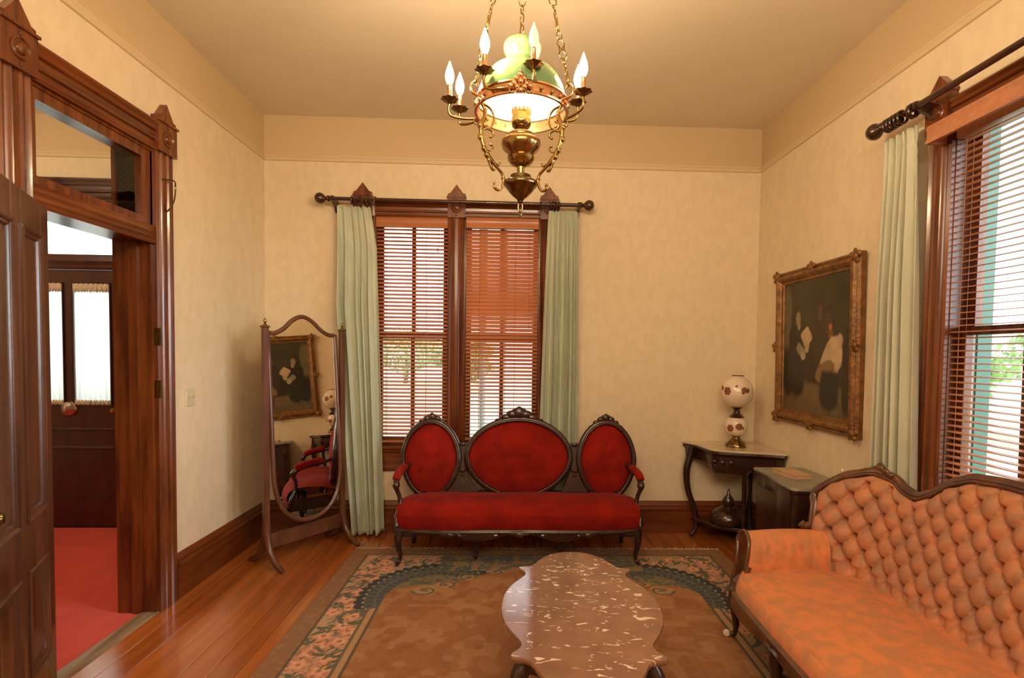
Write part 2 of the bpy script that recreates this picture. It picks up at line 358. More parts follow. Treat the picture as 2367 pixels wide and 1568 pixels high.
ts.box(XL-.045, XL-.008, y0, y0+.045, z0, z1).box(XL-.045, XL-.008, y1-.072, y1, z0, z1).box(XL-.045, XL-.008, y0+.045, y1-.072, z0, z0+.042).box(XL-.045, XL-.008, y0+.045, y1-.072, z1-.05, z1)
ts = ts.build('transom_sash', m_wood, d1)
MB().box(XL-.030, XL-.026, y0+.04, y1-.068, z0+.035, z1-.045).build('pane', m_glass, ts)
w = catmull([(XL+.03, 3.16, 2.50), (XL+.07, 3.20, 2.505), (XL+.05, 3.25, 2.49), (XL+.05, 3.235, 2.40), (XL+.035, 3.20, 2.33), (XL+.03, 3.17, 2.36)], 6)
MB().tube(w, .004, 6).build('transom_latch_wire', m_brassd, d1)
for z in (1.60, 1.30):
    MB().box(XL-.012, XL+.034, DO[1]-.003, DO[1]+.012, z-.05, z+.05).build('strike_plate', m_brassd, d1)

# open door leaf, hinged at the near jamb and folded back into the room
leaf = sroot('door_2'); leaf.location = (XL+.015, 2.383, 0)
dv = Vector((-1.808+2.017, 1.974-2.383, 0)).normalized(); leaf.rotation_euler = (0, 0, math.atan2(dv.y, dv.x))
LW, LH, LT = .775, 2.13, .042            # local x = along leaf, y = thickness; room side is +y
st = MB()
for x0, x1 in ((0, .105), (.335, .44), (.67, LW)): st.bbox(x0, x1, -LT/2, LT/2, .006, LH, .003)
st.build('door_stile', m_door, leaf)
ra = MB()
for x0, x1 in ((.105, .335), (.44, .67)):
    for z0, z1 in ((.006, .24), (.66, .86), (1.99, LH)): ra.bbox(x0, x1, -LT/2, LT/2, z0, z1, .003)
ra.build('door_rail', m_door, leaf)
for x0, x1 in ((.105, .335), (.44, .67)):
    for z0, z1 in ((.24, .66), (.86, 1.99)):
        p = MB(); p.box(x0, x1, -.010, .010, z0, z1)
        for sd in (1, -1):
            p.ext([(x0+.05, z0+.05), (x1-.05, z0+.05), (x1-.05, z1-.05), (x0+.05, z1-.05)], (0, 0, 0), (1, 0, 0), (0, 0, 1), (0, sd, 0), .016)
        pn = p.build('door_panel', m_door, leaf)
        for sd in (1, -1):
            mo = MB()
            prof = [(0, 0), (0, .028), (.008, .034), (.016, .030), (.022, .022), (.030, .022), (.036, .014), (.040, 0)]
            q = [(a, b_*.9) for a, b_ in prof]
            mo.ext(q, (x0-.008, 0, z0), (1, 0, 0), (0, sd, 0), (0, 0, 1), z1-z0)
            mo.ext(q, (x1+.008, 0, z0), (-1, 0, 0), (0, sd, 0), (0, 0, 1), z1-z0)
            mo.ext(q, (x0-.008, 0, z0-.008), (0, 0, 1), (0, sd, 0), (1, 0, 0), x1-x0+.016)
            mo.ext(q, (x0-.008, 0, z1+.008), (0, 0, -1), (0, sd, 0), (1, 0, 0), x1-x0+.016)
            mo.build('panel_moulding', m_door, pn)
kn = MB()
for sd in (1, -1): kn.lathe([(.022, 0), (.022, .003), (.009, .006), (.009, .020), (.020, .028), (.022, .038), (.016, .048), (.001, .051)], (LW-.030, sd*LT/2, .98), 16, (0, sd, 0))
kn.build('door_knob', m_brassd, leaf)
for z in (.25, 1.1, 1.9): MB().lathe([(.008, -.05), (.008, .05)], (-.004, -.022, z), 10).build('hinge', m_brassd, leaf)

# light switch
s_ = thing('light_switch', 'cream double light switch plate on the left wall beside the doorway', 'light switch', (XL, 3.447, 1.228))
MB().bbox(0, .007, -.046, .046, -.058, .058, .003).build('wall_plate', m_cream, s_)
for dy in (-.02, .02): MB().ext([(0, -.011), (.006, -.012), (.016, .006), (.006, .012), (0, .011)], (.005, dy-.005, 0), (1, 0, 0), (0, 0, 1), (0, 1, 0), .01).build('toggle', m_cream2, s_)

# ------------------------------------------------------------------ hall with front door
FD = (-4.19, -3.222)
hw = sroot('wall_hall_end')
mb = MB(); mf = MB()
for a0, a1, z0, z1 in ((-5.4, FD[0], 0, H), (FD[1], XH, 0, H), (FD[0], FD[1], 2.76, H)):
    (mb.box(a0, a1, HY, HY+.2, z0, min(z1, 3.11))); mf.box(a0, a1, HY, HY+.2, 3.11, z1)
mb.build('wallpaper', m_wall, hw, False); mf.build('frieze', m_frieze, hw, False)
MB().ext(rp, (-5.4, HY, 3.10), (0, -1, 0), (0, 0, 1), (1, 0, 0), 5.4+XH).build('picture_rail', m_rail, hw)
struct('wall_hall_left', MB().box(-5.55, -5.4, YN, HY+.2, 0, H), m_wall)
struct('wall_hall_front', MB().box(-5.4, XH, YN-.15, YN, 0, H), m_wall)
struct('wall_hall_right', MB().box(XH-.004, XH, YN, DO[0], 0, H).box(XH-.004, XH, DO[1], HY, 0, H).box(XH-.004, XH, DO[0], DO[1], 2.67, H), m_wall)
d3 = sroot('door_3')
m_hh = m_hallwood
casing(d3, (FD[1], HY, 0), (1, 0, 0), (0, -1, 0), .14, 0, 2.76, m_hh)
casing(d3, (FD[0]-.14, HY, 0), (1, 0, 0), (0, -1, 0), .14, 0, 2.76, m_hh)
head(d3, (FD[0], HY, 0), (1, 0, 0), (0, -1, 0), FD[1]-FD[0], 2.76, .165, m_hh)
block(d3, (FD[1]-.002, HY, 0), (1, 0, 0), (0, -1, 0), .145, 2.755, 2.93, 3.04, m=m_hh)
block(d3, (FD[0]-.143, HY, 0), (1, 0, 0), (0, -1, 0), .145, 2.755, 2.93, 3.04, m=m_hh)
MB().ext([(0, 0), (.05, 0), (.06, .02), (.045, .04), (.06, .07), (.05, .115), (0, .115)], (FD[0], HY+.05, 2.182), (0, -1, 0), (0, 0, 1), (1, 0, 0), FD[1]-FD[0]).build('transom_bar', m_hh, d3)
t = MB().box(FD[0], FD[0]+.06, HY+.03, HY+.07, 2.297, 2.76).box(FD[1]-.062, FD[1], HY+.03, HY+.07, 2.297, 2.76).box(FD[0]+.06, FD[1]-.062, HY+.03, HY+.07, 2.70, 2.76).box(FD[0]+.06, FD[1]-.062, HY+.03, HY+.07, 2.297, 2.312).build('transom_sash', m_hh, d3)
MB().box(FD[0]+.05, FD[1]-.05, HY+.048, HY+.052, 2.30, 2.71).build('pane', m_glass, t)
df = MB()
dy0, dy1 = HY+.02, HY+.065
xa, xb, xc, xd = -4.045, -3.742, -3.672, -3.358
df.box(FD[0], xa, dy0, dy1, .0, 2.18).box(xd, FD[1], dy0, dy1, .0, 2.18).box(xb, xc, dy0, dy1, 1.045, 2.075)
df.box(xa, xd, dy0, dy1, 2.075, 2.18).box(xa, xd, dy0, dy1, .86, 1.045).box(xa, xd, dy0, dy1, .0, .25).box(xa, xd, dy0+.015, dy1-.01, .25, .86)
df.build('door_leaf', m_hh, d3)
for a, b_ in ((xa, xb), (xc, xd)):
    MB().box(a, b_, dy0+.02, dy0+.024, 1.045, 2.075).build('pane', m_glass, d3)
    mo = MB()
    for (o, A, N, L) in (((a, dy0, 1.045), (1, 0, 0), (0, 0, 1), 1.03), ((b_, dy0, 1.045), (-1, 0, 0), (0, 0, 1), 1.03), ((a, dy0, 1.045), (0, 0, 1), (1, 0, 0), b_-a), ((a, dy0, 2.075), (0, 0, -1), (1, 0, 0), b_-a)):
        mo.ext([(0, -.01), (0, .014), (.010, .010), (.016, -.01)], o, A, (0, -1, 0), N, L)
    mo.build('glazing_bead', m_hh, d3)
    def lacefn(za, zb, am):
        def f(u, v):
            x = a+.012+(b_-a-.024)*u; return (x, dy0-.012+.006*math.sin(u*46), za+(zb-za)*v+(am*abs(math.sin(u*60)) if v == 0 else 0))
        return f
    lc = thing('door_curtain', 'white sheer curtain edged with cream lace on the %s front door pane' % ('left' if a < -3.9 else 'right'), 'curtain', (0, 0, 0), 0, 'sheer curtains on the front door')
    solid(MB().grid(lambda u, v: (a+.010+(b_-a-.020)*u, dy0-.004+.006*math.sin(u*40), 1.062+.995*v), 60, 4).build('sheer_panel', m_sheer, lc, ang=180), .0012)
    solid(MB().grid(lacefn(1.985, 2.068, .02), 60, 3).build('lace_valance', m_cream2, lc), .002)
    solid(MB().grid(lacefn(1.075, 1.048, .02), 60, 3).build('lace_hem', m_cream2, lc), .002)
MB().ext([(0, 0), (.016, .0), (.010, .02), (0, .024)], (xa, dy0+.016, .84), (0, -1, 0), (0, 0, 1), (1, 0, 0), xd-xa).build('panel_moulding', m_hh, d3)
MB().ext([(0, 0), (.016, .0), (.010, .02), (0, .024)], (xa, dy0+.016, .68), (0, -1, 0), (0, 0, 1), (1, 0, 0), xd-xa).build('panel_moulding', m_hh, d3)
MB().lathe([(.062, 0), (.064, .008), (.055, .022), (.048, .024), (.030, .040), (.012, .046), (.001, .047)], (-3.710, dy0, 1.018), 28, (0, -1, 0)).build('doorbell', m_steel, d3, label='round metal doorbell in the middle of the door')
MB().lathe([(.034, 0), (.034, .006), (.026, .008), (.026, .003), (.006, .004), (.001, .004)], (-3.300, dy0, 1.27), 20, (0, -1, 0)).build('deadbolt', m_steel, d3)
MB().lathe([(.026, 0), (.010, .01), (.010, .03), (.026, .042), (.022, .056), (.001, .06)], (-3.318, dy0, 1.005), 18, (0, -1, 0)).build('door_knob', m_brass, d3)
MB().bbox(-3.305, -3.225, dy0-.03, dy0-.02, 1.046, 1.056, .002).build('latch_bar', m_brass, d3)
baseb('baseboard_hall', (XH-.006, DO[1]+.14, 0), (-1, 0, 0), (0, 1, 0), HY-DO[1]-.14)

# ------------------------------------------------------------------ windows
def sash_set(parent, a0, a1, o_fn, m, out):
    """two sashes with a centre bar. o_fn(a, d, z) -> xyz, d = depth outwards from the room face"""
    def bx(mb, a, b_, d0, d1, z0, z1):
        p, q = o_fn(a, d0, z0), o_fn(b_, d1, z1)
        mb.box(min(p[0], q[0]), max(p[0], q[0]), min(p[1], q[1]), max(p[1], q[1]), z0, z1)
    mid = 1.665; s = .05; ac = (a0+a1)/2
    for (z0, z1, d, nm) in ((mid-.02, WZ[1]-.002, .084, 'upper_sash'), (WZ[0]+.002, mid+.02, .046, 'lower_sash')):
        mb = MB()
        bx(mb, a0+.004, a0+s, d, d+.035, z0, z1); bx(mb, a1-s, a1-.004, d, d+.035, z0, z1)
        bx(mb, a0+s, a1-s, d, d+.035, z0, z0+(.04 if nm == 'upper_sash' else .07)); bx(mb, a0+s, a1-s, d, d+.035, z1-(.05 if nm == 'upper_sash' else .04), z1)
        bx(mb, ac-.016, ac+.016, d+.004, d+.031, z0+.03, z1-.03)
        so = mb.build(nm, m, parent)
        for u0, u1 in ((a0+s, ac-.016), (ac+.016, a1-s)):
            g = MB(); bx(g, u0, u1, d+.015, d+.018, z0+.03, z1-.03); g.build('pane', m_glass, so)
    for nm, da, db, mm in (('window_frame', 0, .082, m), ('outer_reveal', .082, .135, m_extwhite), ('outer_frame', .135, .205, m_green)):
        fr = MB(); g = .004+(.010 if nm == 'outer_frame' else 0)
        bx(fr, a0-.001, a0+g, da, db, WZ[0], WZ[1]); bx(fr, a1-g, a1+.001, da, db, WZ[0], WZ[1]); bx(fr, a0, a1, da, db, WZ[1]-g, WZ[1]); bx(fr, a0, a1, da, db, WZ[0]-.002, WZ[0]+.003)
        fr.build(nm, mm, parent)
bo = lambda a, d, z: (a, YB+d, z)
ro = lambda a, d, z: (XR+d, a, z)
for nm, (a0, a1) in (('window_1', W1), ('window_2', W2)):
    w = sroot(nm); sash_set(w, a0, a1, bo, m_wood, 1)
for nm, (a0, a1) in (('window_3', V1), ('window_4', V2)):
    w = sroot(nm); sash_set(w, a0, a1, ro, m_wood, 1)
t2 = sroot('trim_2')               # casing of the back pair
for x0, wd in ((-1.272, .144), (-.527, .137), (.236, .142)):
    casing(t2, (x0, YB, 0), (1, 0, 0), (0, -1, 0), wd, .69, 2.650)
for x0, x1 in ((-1.128, -.527), (-.390, .236)): head(t2, (x0, YB, 0), (1, 0, 0), (0, -1, 0), x1-x0, 2.645, .128)
for x0 in (-1.298, -.531, .236): block(t2, (x0, YB, 0), (1, 0, 0), (0, -1, 0), .146, 2.645, 2.805, 2.915)
MB().bbox(-1.30, .41, YB-.046, YB+.045, .712, .742, .008).build('window_stool', m_woodh, t2)
MB().ext([(0, 0), (.018, 0), (.022, .02), (.018, .03), (.018, .15), (.03, .165), (.03, .182), (0, .182)], (-1.272, YB, .53), (0, -1, 0), (0, 0, 1), (1, 0, 0), 1.65).build('window_apron', m_woodh, t2)
t3 = sroot('trim_3')               # casing of the right-hand pair
for y0, wd in ((2.49, .142), (1.66, .14), (.83, .14)):
    casing(t3, (XR, y0, 0), (0, 1, 0), (-1, 0, 0), wd, .69, 2.650)
for y0, y1 in ((1.80, 2.49), (.97, 1.66)): head(t3, (XR, y0, 0), (0, 1, 0), (-1, 0, 0), y1-y0, 2.640, .118, m=m_woody)
for y0 in (2.488, 1.657, .827): block(t3, (XR, y0, 0), (0, 1, 0), (-1, 0, 0), .146, 2.645, 2.805, 2.905)
MB().bbox(XR-.050, XR+.045, .80, 2.66, .712, .742, .008).build('window_stool', m_woody, t3)
MB().ext([(0, 0), (.018, 0), (.022, .02), (.018, .03), (.018, .15), (.03, .165), (.03, .182), (0, .182)], (XR, .83, .53), (-1, 0, 0), (0, 0, 1), (0, 1, 0), 1.80).build('window_apron', m_woody, t3)

# ------------------------------------------------------------------ blinds
def slatmesh(L, m, d=.035):
    mb = MB(); pr = [(-d/2, -.001), (-d/4, .0012), (0, .002), (d/4, .0012), (d/2, -.001), (d/2, .0012), (0, .0042), (-d/2, .0012)]
    mb.ext(pr, (-L/2, 0, 0), (0, 1, 0), (0, 0, 1), (1, 0, 0), L)
    return mb.mesh('slat', m, True, 60)
def blind(label, centre, L, ztop, zbot, pitch, tilt_fn, rz, m, valance_out=.0, vh=.085, cords=(-.28, .25), vext=.0):
    """venetian blind; local x along the window, local -y towards the room"""
    t = thing('venetian_blind', label, 'blind', centre, rz, 'wood slat blinds in the windows')
    V = MB(); vp = [(0, 0), (0, vh), (-.012, vh), (-.016, vh*.86), (-.010, vh*.7), (-.010, vh*.3), (-.018, vh*.15), (-.018, 0)]
    V.ext(vp, (-L/2-vext, -.028-valance_out, ztop), (0, 1, 0), (0, 0, 1), (1, 0, 0), L+2*vext)
    if valance_out > 0:
        for sx in (-1, 1): V.box(min(sx*(L/2+vext), sx*(L/2+vext-.012)), max(sx*(L/2+vext), sx*(L/2+vext-.012)), -.030-valance_out, -.0, ztop, ztop+vh)
    V.build('valance', m, t)
    MB().box(-L/2, L/2, -.022, .022, ztop+.01, ztop+.055).build('head_rail', m, t)
    sm = slatmesh(L, m); z = ztop-.012; n = int((z-zbot)/pitch); k = 0
    for k in range(n):
        zz = z-k*pitch; o = link('slat', sm, t); o.location = (0, 0, zz); o.rotation_euler = (tilt_fn((zz-zbot)/(ztop-zbot)), 0, 0)
    MB().bbox(-L/2, L/2, -.02, .02, zbot-.012, zbot+.006, .003).build('bottom_rail', m, t)
    for cx in cords:
        cb = MB()
        for dy in (-.017, .017): cb.tube([(cx, dy, ztop), (cx, dy, zbot)], .0014, 5)
        cb.build('ladder_cord', m_cord, t)
    for cx, zt in ((L*.36, ztop-.16), (L*.36+.01, ztop-.9)):
        MB().tube([(cx, -.026, ztop+.01), (cx, -.028, zt)], .0011, 5).lathe([(.002, 0), (.007, -.012), (.006, -.028), (.001, -.032)], (cx, -.028, zt), 8).build('pull_cord', m_cord, t)
    return t
BT = 2.562
blind('wood slat blind with open slats in the left back window', ((W1[0]+W1[1])/2, YB+.030, 0), W1[1]-W1[0]-.012, BT, .775, .0317, lambda u: .62 if u > .45 else .45, 0, m_blind, cords=(-.215, .115))
blind('wood slat blind with its upper slats shut in the right back window', ((W2[0]+W2[1])/2, YB+.030, 0), W2[1]-W2[0]-.022, BT, .80, .0317, lambda u: 1.15 if u > .62 else max(.08, .15+(u-.1)/.52*1.0 if u > .1 else .05), 0, m_blind, valance_out=.035, vext=-.002, cords=(-.19, .11))
blind('wood slat blind with level slats in the right wall window by the curtain', (XR+.012, (V1[0]+V1[1])/2, 0), V1[1]-V1[0]-.02, BT, .80, .0297, lambda u: .12, PI/2*3, m_blindr, valance_out=.085, vh=.085, vext=.055, cords=(-.28, .25))
blind('wood slat blind with level slats in the near window of the right wall', (XR+.012, (V2[0]+V2[1])/2, 0), V2[1]-V2[0]-.02, BT, .80, .0297, lambda u: .12, PI/2*3, m_blindr, valance_out=.085, vh=.085, vext=.055, cords=(-.28, .25))

# ------------------------------------------------------------------ curtain rods
def rod(label, A, B, brk, rings, OUT, wall_off):
    t = thing('curtain_rod', label, 'curtain rod', A, 0, 'dark wooden curtain rods'); A = Vector(A); B = Vector(B); d = (B-A).normalized(); L = (B-A).length
    MB().tube([(0, 0, 0), tuple(d*L)], .0155, 14).build('rod', m_rod, t)
    for o, s in ((Vector((0, 0, 0)), -1), (d*L, 1)):
        MB().lathe([(.0155, -.01), (.024, -.004), (.026, .004), (.018, .012), (.014, .020), (.022, .030), (.037, .044), (.044, .062), (.044, .072), (.037, .092), (.022, .104), (.001, .109)], o, 20, d*s).build('finial', m_rod, t)
    for s in brk:
        p = d*s; Z = Vector((0, 0, 1)); O = Vector(OUT)
        MB().ext([(wall_off, -.085), (wall_off, .01), (.01, .024), (-.016, .02), (-.022, 0), (-.016, -.018), (0, -.022), (wall_off*.55, -.040), (wall_off-.012, -.085)], p-d*.011, O*-1, Z, d, .022).build('bracket', m_rod, t)
    rm = [2*PI*k/20 for k in range(20)]; n1 = d.cross(Vector((0, 0, 1)))
    for s, tw in rings:
        ax = (n1*math.cos(tw)+d*math.sin(tw)); c = d*s+Vector((0, 0, -.010))
        MB().tube([c+ax*.030*math.cos(q)+Vector((0, 0, 1))*.030*math.sin(q) for q in rm], .0075, 8, True).build('curtain_ring', m_rod, t)
    return t
rod('long dark wooden curtain rod with ball ends across the back windows', (-1.470, 4.37, 2.752), (.560, 4.37, 2.744), (.030, 2.015), [(.185, .1), (.245, .8), (.30, .2), (.37, 0), (1.70, .1), (1.775, .2), (1.80, .5), (1.825, .2), (1.85, .1)], (0, -1, 0), .127)
rod('dark wooden curtain rod with bulbous end across the right wall windows', (1.978, 2.822, 2.768), (1.978, .60, 2.772), (.235, 2.05), [(.035, .1), (.058, .15), (.085, .1), (.11, .2), (.14, .1), (.20, .25), (.215, .1)], (-1, 0, 0), .105)

# ------------------------------------------------------------------ curtains
def curtain(label, m, org, A, OUT, edges, z0, z1, folds, amp, seed, group='sage green curtains', lining=None):
    """edges(t)->(a0,a1), t=0 top 1 bottom"""
    org = Vector(org); A = Vector(A); OUT = Vector(OUT); r = np.random.RandomState(seed); ph = r.uniform(-.5, .5, 12); am = r.uniform(.6, 1.25, 12)
    t = thing('curtain', label, 'curtain', org)
    def fn(u, v):
        tt = max(v, 0); a0, a1 = edges(tt)
        uw = u+.035*math.sin(2*PI*u*1.5+ph[0]*6)+.02*math.sin(2*PI*u*2.7+ph[1]*9)*min(1, tt*2)
        q = uw*folds; k = int(min(max(q, 0), folds-1e-6)); w = math.sin(2*PI*q+ph[2]*1.2*tt)
        w = math.copysign(abs(w)**.7, w)
        hd = math.exp(-((tt-.03)/.022)**2); env = min(1, .35+tt*2.2)
        dep = amp*env*(.75+.35*tt)*(1+.3*math.sin(5*u+ph[4]*5))*(w+.10*math.sin(6*PI*q+1.3+3*tt))
        dep = dep+.008*math.sin(u*folds*2*PI*3)*math.exp(-tt/.05)+.005*hd*math.sin(tt*260)
        x = a0+(a1-a0)*(u+.215/folds*math.cos(2*PI*q+.5)*env*min(1, 6*u, 6*(1-u)))
        z = z1+(z0-z1)*tt
        if tt < .02: z += .010*abs(math.sin(u*folds*PI*2))
        if tt > .97: z += .012*math.sin(u*folds*5+seed)
        return A*x+OUT*dep+Vector((0, 0, z-org.z))
    b_ = MB().grid(fn, 22*folds, 90).build('curtain_panel', m, t, ang=180); solid(b_, .003)
    return t
def lerp(a, b, t): return a+(b-a)*t
def E1(t): 
    return (lerp(-1.405, -1.275, max(0, (t-.3)/.7)), lerp(-1.145, -1.095, t/.12) if t < .12 else lerp(-1.095, -1.035, (t-.12)/.88))
def E2(t):
    return (lerp(.300, .232, t**.7), lerp(.540, .565, min(1, t*2)))
def E3(t):   # along -Y
    return (lerp(.0, .0, t), lerp(.215, .315, t**.8))
curtain('sage green curtain hanging to the floor behind the tall mirror', m_sage, (0, 4.388, 0), (1, 0, 0), (0, -1, 0), E1, .03, 2.69, 5, .042, 3)
curtain('sage green curtain behind the red sofa, right of the back windows', m_sage, (0, 4.388, 0), (1, 0, 0), (0, -1, 0), E2, .03, 2.69, 5, .042, 9)
curtain('pale sage curtain on the right wall between painting and window', m_sagein, (2.030, 2.868, 0), (0, -1, 0), (-1, 0, 0), E3, .03, 2.70, 5, .038, 14)

# ------------------------------------------------------------------ rug
RX0, RX1, RY0, RY1 = -1.205, 1.640, .30, 4.085
def rug():
    nx, ny = 356, 474
    X = np.linspace(RX0, RX1, nx); Y = np.linspace(RY0, RY1, ny); gx, gy = np.meshgrid(X, Y, indexing='ij')
    cx, cy = (RX0+RX1)/2, (RY0+RY1)/2; hx, hy = (RX1-RX0)/2, (RY1-RY0)/2
    x = np.abs(gx-cx); y = np.abs(gy-cy); ex = hx-x; ey = hy-y; e = np.minimum(ex, ey)
    def noise(s, seed):
        r = np.random.RandomState(seed); k = r.rand(int((RX1-RX0)/s)+3, int((RY1-RY0)/s)+3)
        u = (gx-RX0)/s; v = (gy-RY0)/s; i = u.astype(int); j_ = v.astype(int); fu = u-i; fv = v-j_; fu = fu*fu*(3-2*fu); fv = fv*fv*(3-2*fv)
        return (k[i, j_]*(1-fu)+k[i+1, j_]*fu)*(1-fv)+(k[i, j_+1]*(1-fu)+k[i+1, j_+1]*fu)*fv
    col = np.zeros((nx, ny, 3))
    def put(mask, c, a=1.0):
        mm = (mask.astype(float)*a)[..., None]; col[:] = col*(1-mm)+np.array(c)*mm
    n1, n2, n3 = noise(.05, 1), noise(.02, 2), noise(.11, 3)
    field = (.30, .125, .045); put(np.ones_like(e) > 0, field)
    put(n3 > .6, (.37, .175, .07), .5); put((noise(.075, 8) > .62), (.42, .22, .10), .5); put(n1 < .3, (.25, .095, .035), .5)
    # boundary of the field : straight sides, stepped scalloped corners
    fx, fy = hx-.425, hy-.30
    corner_y = hy-.80
    inner = (x < fx) & (y < corner_y)
    q = ((np.clip(x-(fx-.26), 0, None)/.26)**2.2+(np.clip(y-(corner_y-.02), 0, None)/.17)**2.2) < 1
    arch = (x < .47*hx*1.0) & (y < hy-.36-.34*(x/(.47*hx))**2.0)
    infield = inner | (q & (x < fx)) | arch
    def edge(mask, w):
        k = int(w/((RX1-RX0)/nx)); o = mask.copy()
        for _ in range(k):
            p = o.copy(); p[1:] |= o[:-1]; p[:-1] |= o[1:]; p[:, 1:] |= o[:, :-1]; p[:, :-1] |= o[:, 1:]; o = p
        return o & ~mask
    out = ~infield
    put(out, (.40, .27, .165)); put(out & (n3 > .55), (.44, .25, .15)); put(out & (n3 < .3), (.33, .25, .15))
    r5 = np.random.RandomState(11); gxl, gyl = gx-cx, gy-cy
    def stamp(fx_0, fy_0, kind):
        R0 = .11; i0, i1 = np.searchsorted(X-cx, (fx_0-R0, fx_0+R0)); j0, j1 = np.searchsorted(Y-cy, (fy_0-R0, fy_0+R0))
        if i1 <= i0 or j1 <= j0: return
        sl = (slice(i0, i1), slice(j0, j1)); ddx, ddy = gxl[sl]-fx_0, gyl[sl]-fy_0; rr_ = np.hypot(ddx, ddy); tt_ = np.arctan2(ddy, ddx)+r5.rand()*6; o_ = out[sl]
        def pp(m_, c): 
            mm = (m_ & o_)[..., None]; col[sl] = col[sl]*(1-mm)+np.array(c)*mm
        if kind == 0:
            pet = .050*(1+.22*np.cos(tt_*5)); pp(rr_ < pet+.006, (.26, .12, .07)); pp(rr_ < pet, (.55, .25, .15)); pp(rr_ < pet*.62, (.62, .34, .21)); pp(rr_ < pet*.28, (.34, .13, .08))
        elif kind == 1:
            pp((rr_ < .052) & (rr_ > .020) & (np.sin(tt_) > .1) & (np.abs(rr_-.036-.010*np.cos(tt_)) < .0085), (.075, .085, .060)); pp((np.abs(ddx*np.cos(r5.rand())-ddy*.8) < .007) & (rr_ < .045), (.085, .09, .055))
        else:
            a_ = r5.rand()*3.14; u_ = ddx*np.cos(a_)+ddy*np.sin(a_); v_ = -ddx*np.sin(a_)+ddy*np.cos(a_); pp(((u_/.034)**2+(v_/.013)**2) < 1, (.085, .095, .065)); pp((np.abs(v_-.01*np.sin(u_*60)) < .004) & (np.abs(u_) < .07), (.14, .13, .08))
    for sgn in (-1, 1):
        for q_ in np.arange(-hy+.2, hy-.2, .038):
            stamp(sgn*(hx-.262+r5.uniform(-.11, .11)), q_+r5.uniform(-.03, .03), 2 if r5.rand() < .6 else 1)
        for q_ in np.arange(-hy+.2, hy-.2, .105):
            stamp(sgn*(hx-.262-.085*math.sin(q_*13.7)), q_+.05, 0) if r5.rand() < .45 else None
            t_ = sgn*(hx-.262+.055*math.sin(q_*13.7)); stamp(t_, q_, 0); stamp(t_+.06*math.cos(q_*17), q_+.055, 1); stamp(t_-.075*math.sin(q_*13.7+.5), q_+.03, 2); stamp(t_+r5.uniform(-.09, .09), q_+r5.uniform(-.05, .05), 2)
        for q_ in np.arange(-hx+.2, hx-.2, .115):
            t_ = sgn*(hy-.25+.05*math.sin(q_*13.7)); stamp(q_, t_, 0); stamp(q_+.055, t_+.05*math.cos(q_*17), 1); stamp(q_+.03, t_-.07*math.sin(q_*13.7+.5), 2)
    put(edge(infield, .050), (.40, .235, .12)); put(edge(infield, .016), (.10, .075, .045))
    e2 = edge(infield, .064) & ~edge(infield, .050); put(e2, (.12, .10, .06))
    # fans in the corners
    fxc, fyc = hx-.72, hy-.80
    dx, dy = x-fxc, y-fyc; rr = np.hypot(dx, dy*.92); th = np.arctan2(dy, dx)
    ray = (np.sin(th*46) > 0)
    fan = (rr < .47) & (dx > -.35) & (dy > -.12-.15*dx) & out
    fan = fan & (rr < .445+.025*np.abs(np.sin(th*23))); put(fan, (.038, .042, .045)); put(fan & (rr < .405) & (rr > .2), (.095, .105, .100)); put(fan & (rr > .27) & (rr < .40) & ray, (.060, .068, .072))
    put(fan & (np.abs(rr-.415) < .008) & (np.sin(th*46) > .3), (.32, .25, .16)); put(fan & (np.abs(rr-.345) < .006) & (np.sin(th*46) > .3), (.22, .18, .12)); put(fan & (rr < .28), (.20, .155, .08)); put(fan & (rr < .28) & (n2 > .6), (.10, .105, .08))
    put((rr < .21) & out & (dx > -.4), (.20, .155, .07)); put((rr < .21) & out & (n2 > .55), (.10, .11, .07))
    # blue ground along the ends
    band = out & (y > hy-.42) & (x < fxc+.02) & (rr > .22); put(band, (.085, .095, .085), .85); put(band & (n1 > .62), (.26, .16, .08)); put(band & (n2 > .74), (.24, .20, .12))
    # scroll ornaments where the field steps in
    for sx_, sy_, rad, a0_ in ((.47*hx+.09, hy-.735, .085, 0), (.47*hx-.03, hy-.64, .065, 2), (.36*hx, hy-.53, .055, 4), (.22*hx, hy-.44, .045, 1)):
        ddx, ddy = x-sx_, y-sy_; r2 = np.hypot(ddx, ddy*1.25); t2_ = np.arctan2(ddy, ddx)+a0_
        put(r2 < rad*(.95+.15*np.cos(3*t2_)), (.40, .23, .12)); put(np.abs(r2-rad*(.35+.095*np.mod(t2_, 2*PI))) < .009, (.095, .095, .075)); put((r2 < rad*.25), (.16, .12, .08))
    # outer plain border and guard line
    put(e < .137, (.10, .075, .045)); put(e < .122, (.235, .115, .055)); put((e < .122) & (n2 > .7), (.27, .14, .07)); put(ey < .012, (.5, .32, .2))
    col *= (1+(rng.rand(nx, ny)-.5)*.16)[..., None]; col = np.clip(col, 0, 1)
    v = np.stack([gx, gy, np.full_like(gx, .0115)+np.where(infield, .0008, 0)+rng.rand(nx, ny)*.0006], -1)
    v[0, :, 2] = v[-1, :, 2] = v[:, 0, 2] = v[:, -1, 2] = .001
    me = bpy.data.meshes.new('rug'); nv = nx*ny; a = np.arange(nv).reshape(nx, ny)
    f = np.stack([a[:-1, :-1], a[1:, :-1], a[1:, 1:], a[:-1, 1:]], -1).reshape(-1, 4); nf = len(f)
    me.vertices.add(nv); me.vertices.foreach_set('co', v.reshape(-1)); me.loops.add(nf*4); me.loops.foreach_set('vertex_index', f.reshape(-1).astype(np.int32))
    me.polygons.add(nf); me.polygons.foreach_set('loop_start', np.arange(0, nf*4, 4, dtype=np.int32)); me.polygons.foreach_set('loop_total', np.full(nf, 4, np.int32)); me.update(calc_edges=True)
